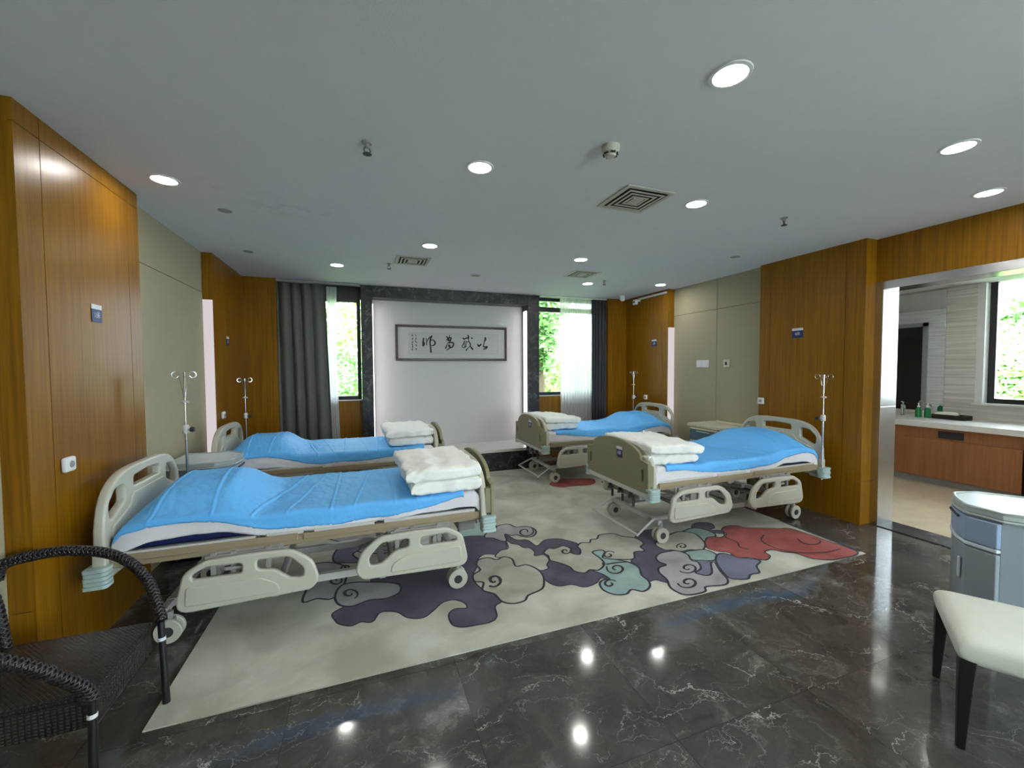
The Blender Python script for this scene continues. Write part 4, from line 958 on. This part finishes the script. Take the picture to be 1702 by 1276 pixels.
for sx in (-1, 1):
    for sy in (-1, 1):
        x, y = sx*(h-.035), sy*(w-.035)
        b = MB(); vs = []
        for z, r in ((0, .014), (.385, .026)):
            kx = x+(sx*.012 if z == 0 else 0); ky = y+(sy*.012 if z == 0 else 0)
            vs += [(kx-r, ky-r, z), (kx+r, ky-r, z), (kx+r, ky+r, z), (kx-r, ky+r, z)]
        b.add(vs, [(3, 2, 1, 0), (4, 5, 6, 7), (0, 1, 5, 4), (1, 2, 6, 5), (2, 3, 7, 6), (3, 0, 4, 7)]); b.build('leg', 'black', t, bevel=.004)

# ------------------------------------------------------------------ wicker armchair, left foreground
t = thing('wicker_armchair', 'dark brown woven wicker armchair with looped arms, left foreground', 'armchair', (-1.2, 2.15, 0))
def twist(b, pts, R_, strands=5, r=.0085, turns=26):
    pts = smooth_path(pts, 9); n = len(pts); L_ = [0]
    for i in range(1, n): L_.append(L_[-1]+(pts[i]-pts[i-1]).length)
    tot = L_[-1]; up = Vector((0, 0, 1)); fr = []
    for i, p in enumerate(pts):
        tg = (pts[min(i+1, n-1)]-pts[max(i-1, 0)]).normalized()
        u = (up-tg*up.dot(tg)); u = u.normalized() if u.length > 1e-4 else tg.orthogonal().normalized(); up = u; fr.append((p, u, tg.cross(u)))
    b.tube(pts, R_*.80, 10)
    for sgn in (1, -1):
        for k in range(strands):
            q = []; steps = int(tot*turns*12)
            for s in range(steps+1):
                d = tot*s/steps; j = min(n-2, next((i for i in range(n-1) if L_[i+1] >= d), n-2)); f = (d-L_[j])/max(1e-6, L_[j+1]-L_[j])
                p = fr[j][0].lerp(fr[j+1][0], f); u = fr[j][1].lerp(fr[j+1][1], f); w_ = fr[j][2].lerp(fr[j+1][2], f)
                an = sgn*2*PI*turns*.45*d+2*PI*k/strands; rr = R_*(.86+.1*math.sin(an*2))
                q.append(p+(u*math.cos(an)+w_*math.sin(an))*rr)
            b.tube(q, r*.55, 5)
    return b
far = [(-.395, .40, .64), (-.36, .40, .715), (-.18, .40, .742), (-.02, .40, .715), (.09, .385, .66), (.18, .35, .57), (.24, .29, .47), (.275, .245, .40)]
near = [(-.36, -.36, .56), (-.28, -.36, .66), (-.12, -.36, .685), (.03, -.345, .665), (.11, -.32, .61), (.17, -.28, .53), (.22, -.235, .44), (.235, -.22, .38)]
for p in (far, near): twist(MB(), p, .025).build('arm', 'strand', t, smooth=True, angle=180)
MB().box(-.30, .245, -.215, .245, .375, .405).build('seat', 'wicker', t, bevel=.01, seg=3)
b = MB(); b.box(-.29, .235, -.212, -.198, .27, .375); b.box(-.29, .235, .228, .242, .27, .375); b.box(.222, .24, -.20, .23, .27, .375); b.build('apron', 'wicker', t, bevel=.004)
for (x, y, x2, y2) in ((.275, .235, .29, .225), (.235, -.215, .232, -.225), (-.29, .24, -.32, .25), (-.29, -.21, -.32, -.22)):
    b = MB(); b.tube([(x, y, .40), ((x+x2)/2, (y+y2)/2, .20), (x2, y2, 0)], [.014, .014, .016], 12); lg = b.build('leg', 'black', t, smooth=True, angle=50)
    k = .32; b = MB(); b.tube([(x+(x2-x)*.2, y+(y2-y)*.2, .325), (x+(x2-x)*.25, y+(y2-y)*.25, .31)], .0155, 12); b.build('collar', 'wplastic', lg)
b = MB(); twist(b, [(-.27, .235, .40), (-.30, .24, .62), (-.36, .22, .86), (-.375, .12, .93), (-.38, 0, .945), (-.375, -.10, .93), (-.36, -.20, .86), (-.30, -.21, .62), (-.27, -.21, .40)], .018, 4); b.build('back_frame', 'strand', t, smooth=True, angle=180)
b = MB()
for i in range(15):
    y = -.19+i*.03
    b.tube([(-.275, y, .40), (-.305, y, .62), (-.36, y, .86), (-.37, y, .93-.25*abs(y)**1.5)], .0042, 5)
for i in range(16):
    z = .44+i*.031; x = -.275-.03*(z-.4)/.22 if z < .62 else -.305-.055*(z-.62)/.24
    b.tube([(x, -.20+.0*i, z), (x-.004, 0, z+.012*(-1)**i), (x, .23, z)], .0042, 5)
b.build('back_weave', 'strand', t, smooth=True)

# ------------------------------------------------------------------ rug with cloud pattern
RZ = .006
rug = MB()
P_ = (760, 820, 4.728); Q_ = (1060, 840, 4.479); R2 = (400, 840, 3.7); X_ = (0, 0, 1)
def px2(cs, u, v): return cs[0]+u/cs[2], cs[1]+v/cs[2]
MATS = ['r_base', 'r_pur', 'r_lav', 'r_cream', 'r_teal', 'r_blue', 'r_red', 'r_line', 'r_green', 'r_line']
rug.prism([(-.94, 2.215), (4.02, 2.215), (4.06, 3.0), (4.04, 6.05), (-.90, 6.05)], 0, RZ, 0)
lvl = [0]
def clampxy(p):
    p.x = max(-.925, min(4.02+.02*max(0, p.y-2.215), p.x)); p.y = max(2.225, min(6.04, p.y)); return p
def ribbon(pts, wid, z, mi=7, closed=False):
    n = len(pts); L_ = []; R_ = []
    for i, p in enumerate(pts):
        a = pts[i-1] if (i or closed) else p; c = pts[(i+1) % n] if (i < n-1 or closed) else p
        d = (c-a); d.z = 0
        if d.length < 1e-7: d = Vector((1, 0, 0))
        d.normalize(); q = Vector((-d.y, d.x, 0)); w = wid if not callable(wid) else wid(i/(n-1))
        L_.append((p.x+q.x*w/2, p.y+q.y*w/2, z)); R_.append((p.x-q.x*w/2, p.y-q.y*w/2, z))
    rug.add(L_+R_, [(i, (i+1) % n, n+(i+1) % n, n+i) for i in range(n if closed else n-1)], mi)
def cloud(cs, pts, mi, line=.017, arc=True):
    w = [clampxy(on_floor(*px2(cs, *p), RZ)) for p in pts]
    w = smooth_path(w, 5, True)
    lvl[0] += 1; z = RZ+lvl[0]*.0001
    from mathutils.geometry import tessellate_polygon
    poly = [Vector((p.x, p.y, 0)) for p in w]; tri = tessellate_polygon([poly])
    rug.add([(p.x, p.y, z) for p in poly], [tuple(t_) for t_ in tri], mi)
    if line: ribbon(w, line, z+.00005, 7, True)
def spiral(cs, c, r, turns=1.6, start=0, cw=1, wid=.016, sq=.62):
    pts = []
    for i in range(40):
        t_ = i/39; a = start+cw*turns*2*PI*t_; rr = r*(1-.82*t_); pts.append(on_floor(*px2(cs, c[0]+rr*math.cos(a), c[1]+rr*math.sin(a)*sq), RZ))
    ribbon(pts, lambda q: wid*(.7+.5*math.sin(PI*q)), RZ+.0042)
def stroke_r(cs, pts, wid=.016):
    w = smooth_path([on_floor(*px2(cs, *p), RZ) for p in pts], 6); ribbon(w, wid, RZ+.0041)
# far parts under the left bed
cloud(R2, [(500, 190), (600, 150), (760, 150), (900, 180), (960, 240), (900, 290), (760, 290), (690, 270), (640, 230)], 2)
cloud(R2, [(575, 345), (578, 290), (640, 240), (740, 260), (690, 300), (740, 345), (650, 352)], 5)
cloud(R2, [(1340, 140), (1380, 115), (1460, 100), (1560, 120), (1600, 190), (1450, 210), (1360, 200)], 4)
cloud(R2, [(380, 590), (420, 470), (400, 380), (470, 355), (560, 350), (640, 375), (650, 440), (620, 510), (560, 573), (470, 572)], 2)
cloud(R2, [(565, 665), (580, 705), (610, 730), (680, 740), (740, 716), (810, 715), (860, 657), (960, 655), (1030, 690), (1120, 690), (1180, 650), (1240, 598), (1310, 580), (1375, 598), (1390, 630), (1320, 635), (1280, 670), (1300, 730), (1360, 748), (1450, 735), (1540, 715), (1575, 680), (1565, 620), (1605, 590), (1590, 550), (1540, 525), (1490, 515), (1440, 470), (1430, 420), (1450, 380), (1450, 340), (1500, 300), (1590, 300), (1635, 260), (1620, 215), (1560, 195), (1400, 188), (1200, 230), (980, 260), (900, 320), (820, 420), (760, 560), (640, 620)], 1, .012)
cloud(R2, [(580, 570), (600, 510), (650, 480), (760, 470), (960, 480), (980, 530), (900, 570), (800, 580), (740, 600), (680, 620), (610, 612)], 2)
spiral(R2, (670, 545), 55, 1.2, 1.0, -1); spiral(R2, (580, 465), 45, 1.1, -.6, 1); spiral(R2, (880, 240), 70, 1.4, 0, 1); spiral(R2, (650, 385), 35, 1.0, 2, 1)
cloud(P_, [(375, 320), (460, 362), (550, 365), (625, 410), (690, 365), (790, 355), (880, 372), (955, 400), (1010, 470), (1100, 540), (1120, 600), (1180, 640), (1195, 680), (1130, 665), (1090, 705), (1000, 735), (900, 715), (800, 728), (720, 700), (650, 640), (560, 560), (560, 440), (430, 400), (380, 370)], 1, .012)
cloud(P_, [(1400, 340), (1450, 295), (1600, 290), (1760, 400), (1800, 560), (1740, 690), (1650, 700), (1560, 680), (1500, 690), (1430, 650), (1370, 540), (1380, 430)], 1, .012)
cloud(P_, [(215, 345), (232, 310), (290, 292), (318, 255), (400, 240), (462, 264), (540, 258), (600, 275), (620, 305), (590, 338), (520, 340), (470, 325), (420, 330), (375, 320), (388, 370), (345, 372), (280, 350)], 2)
spiral(P_, (535, 303), 70, 1.25, -.9, 1)
cloud(P_, [(385, 372), (430, 395), (480, 402), (520, 425), (570, 430), (608, 460), (610, 490), (680, 482), (722, 520), (705, 560), (715, 588), (655, 605), (600, 580), (520, 565), (455, 570), (400, 510), (300, 498), (340, 450), (400, 430)], 3, .012)
cloud(P_, [(150, 560), (170, 520), (245, 505), (310, 520), (365, 498), (430, 515), (462, 572), (540, 560), (620, 590), (668, 635), (682, 690), (665, 750), (560, 800), (530, 842), (440, 865), (350, 848), (290, 790), (200, 760), (205, 700), (135, 690), (125, 640), (180, 602)], 3)
spiral(P_, (290, 685), 66, 1.25, 2.2, -1, .02, .8)
cloud(P_, [(680, 465), (715, 432), (765, 432), (830, 412), (890, 432), (900, 468), (960, 478), (965, 440), (945, 415), (975, 388), (1040, 385), (1050, 362), (1098, 355), (1120, 325), (1220, 315), (1300, 337), (1400, 350), (1465, 390), (1440, 420), (1472, 450), (1395, 460), (1390, 510), (1330, 520), (1240, 520), (1150, 545), (1150, 572), (1110, 602), (1045, 600), (1000, 625), (920, 610), (880, 575), (800, 545), (730, 525), (715, 490)], 3)
spiral(P_, (850, 455), 42, 1.1, -.4, 1)
cloud(P_, [(1062, 462), (1125, 445), (1162, 462), (1145, 505), (1250, 520), (1345, 540), (1425, 580), (1448, 640), (1505, 690), (1512, 735), (1460, 770), (1370, 755), (1330, 790), (1240, 795), (1150, 760), (1120, 710), (1145, 680), (1195, 672), (1130, 630), (1060, 605), (1115, 600), (1155, 555), (1125, 510)], 4)
spiral(P_, (1250, 592), 78, 1.3, 3.5, -1); spiral(P_, (1200, 712), 55, 1.1, -.6, -1); spiral(P_, (1190, 485), 52, 1.2, -.5, -1)
stroke_r(P_, [(1170, 560), (1260, 545), (1360, 545), (1430, 590), (1450, 650)])
# right-hand groups
cloud(Q_, [(400, 160), (440, 128), (540, 130), (572, 165), (540, 182), (620, 185), (640, 210), (520, 200), (440, 190)], 1, .01)
cloud(Q_, [(330, 200), (400, 170), (480, 175), (575, 212), (560, 245), (500, 270), (455, 232), (400, 212)], 4)
cloud(Q_, [(130, 290), (170, 255), (280, 200), (370, 198), (430, 212), (480, 255), (502, 290), (480, 332), (390, 330), (330, 342), (260, 332), (200, 330)], 3)
cloud(Q_, [(350, 350), (420, 335), (500, 330), (582, 362), (582, 402), (520, 412), (400, 402)], 4)
cloud(Q_, [(580, 400), (600, 362), (660, 360), (760, 388), (830, 395), (912, 412), (885, 452), (905, 500), (840, 515), (815, 548), (700, 545), (650, 515), (600, 450)], 5)
cloud(Q_, [(430, 415), (540, 420), (560, 500), (500, 530), (430, 500)], 5, .012)
cloud(Q_, [(135, 390), (160, 360), (220, 345), (290, 338), (370, 365), (400, 408), (450, 425), (470, 470), (430, 500), (510, 522), (552, 500), (545, 430), (575, 425), (615, 490), (668, 550), (650, 590), (510, 605), (502, 640), (420, 670), (330, 660), (245, 612), (215, 550), (160, 500), (158, 465), (210, 442), (160, 420)], 2)
spiral(Q_, (375, 468), 75, 1.3, 2.6, -1, .016, .55); spiral(Q_, (375, 575), 78, 1.3, 3.0, -1, .018, .6); spiral(Q_, (330, 305), 42, 1.3, 2.5, 1, .014, .55)
cloud(Q_, [(502, 280), (515, 242), (570, 232), (615, 238), (660, 215), (625, 182), (660, 155), (740, 150), (800, 167), (940, 168), (1060, 172), (1150, 175), (1400, 260), (1640, 350), (1500, 403), (1400, 405), (1280, 390), (1180, 357), (1080, 345), (1000, 330), (945, 345), (985, 375), (960, 405), (900, 402), (830, 388), (740, 388), (680, 352), (600, 342), (520, 318)], 6, .014)
stroke_r(Q_, [(940, 220), (920, 260), (980, 300), (1100, 340), (1250, 355), (1400, 350), (1510, 325)], .012); stroke_r(Q_, [(640, 205), (660, 240), (740, 275), (760, 310), (830, 330)], .012); stroke_r(Q_, [(1190, 250), (1240, 285), (1330, 290), (1360, 265), (1300, 245)], .012)
cloud(X_, [(914, 805), (928, 797), (960, 795), (986, 796), (985, 805), (950, 808), (932, 810)], 6, .01)
cloud(X_, [(1000, 800), (1040, 796), (1060, 805), (1030, 812)], 6, .01)
ribbon([Vector((4.015, 2.25, 0)), Vector((4.05, 3.0, 0))], .03, RZ+.0044, 7)
ribbon([Vector((-.72, 2.208, 0)), Vector((.25, 2.212, 0))], .010, RZ+.002, 3)
tag(rug.build('rug', MATS), 'large ivory rug with purple, teal and red cloud scrolls on the marble floor', 'rug')
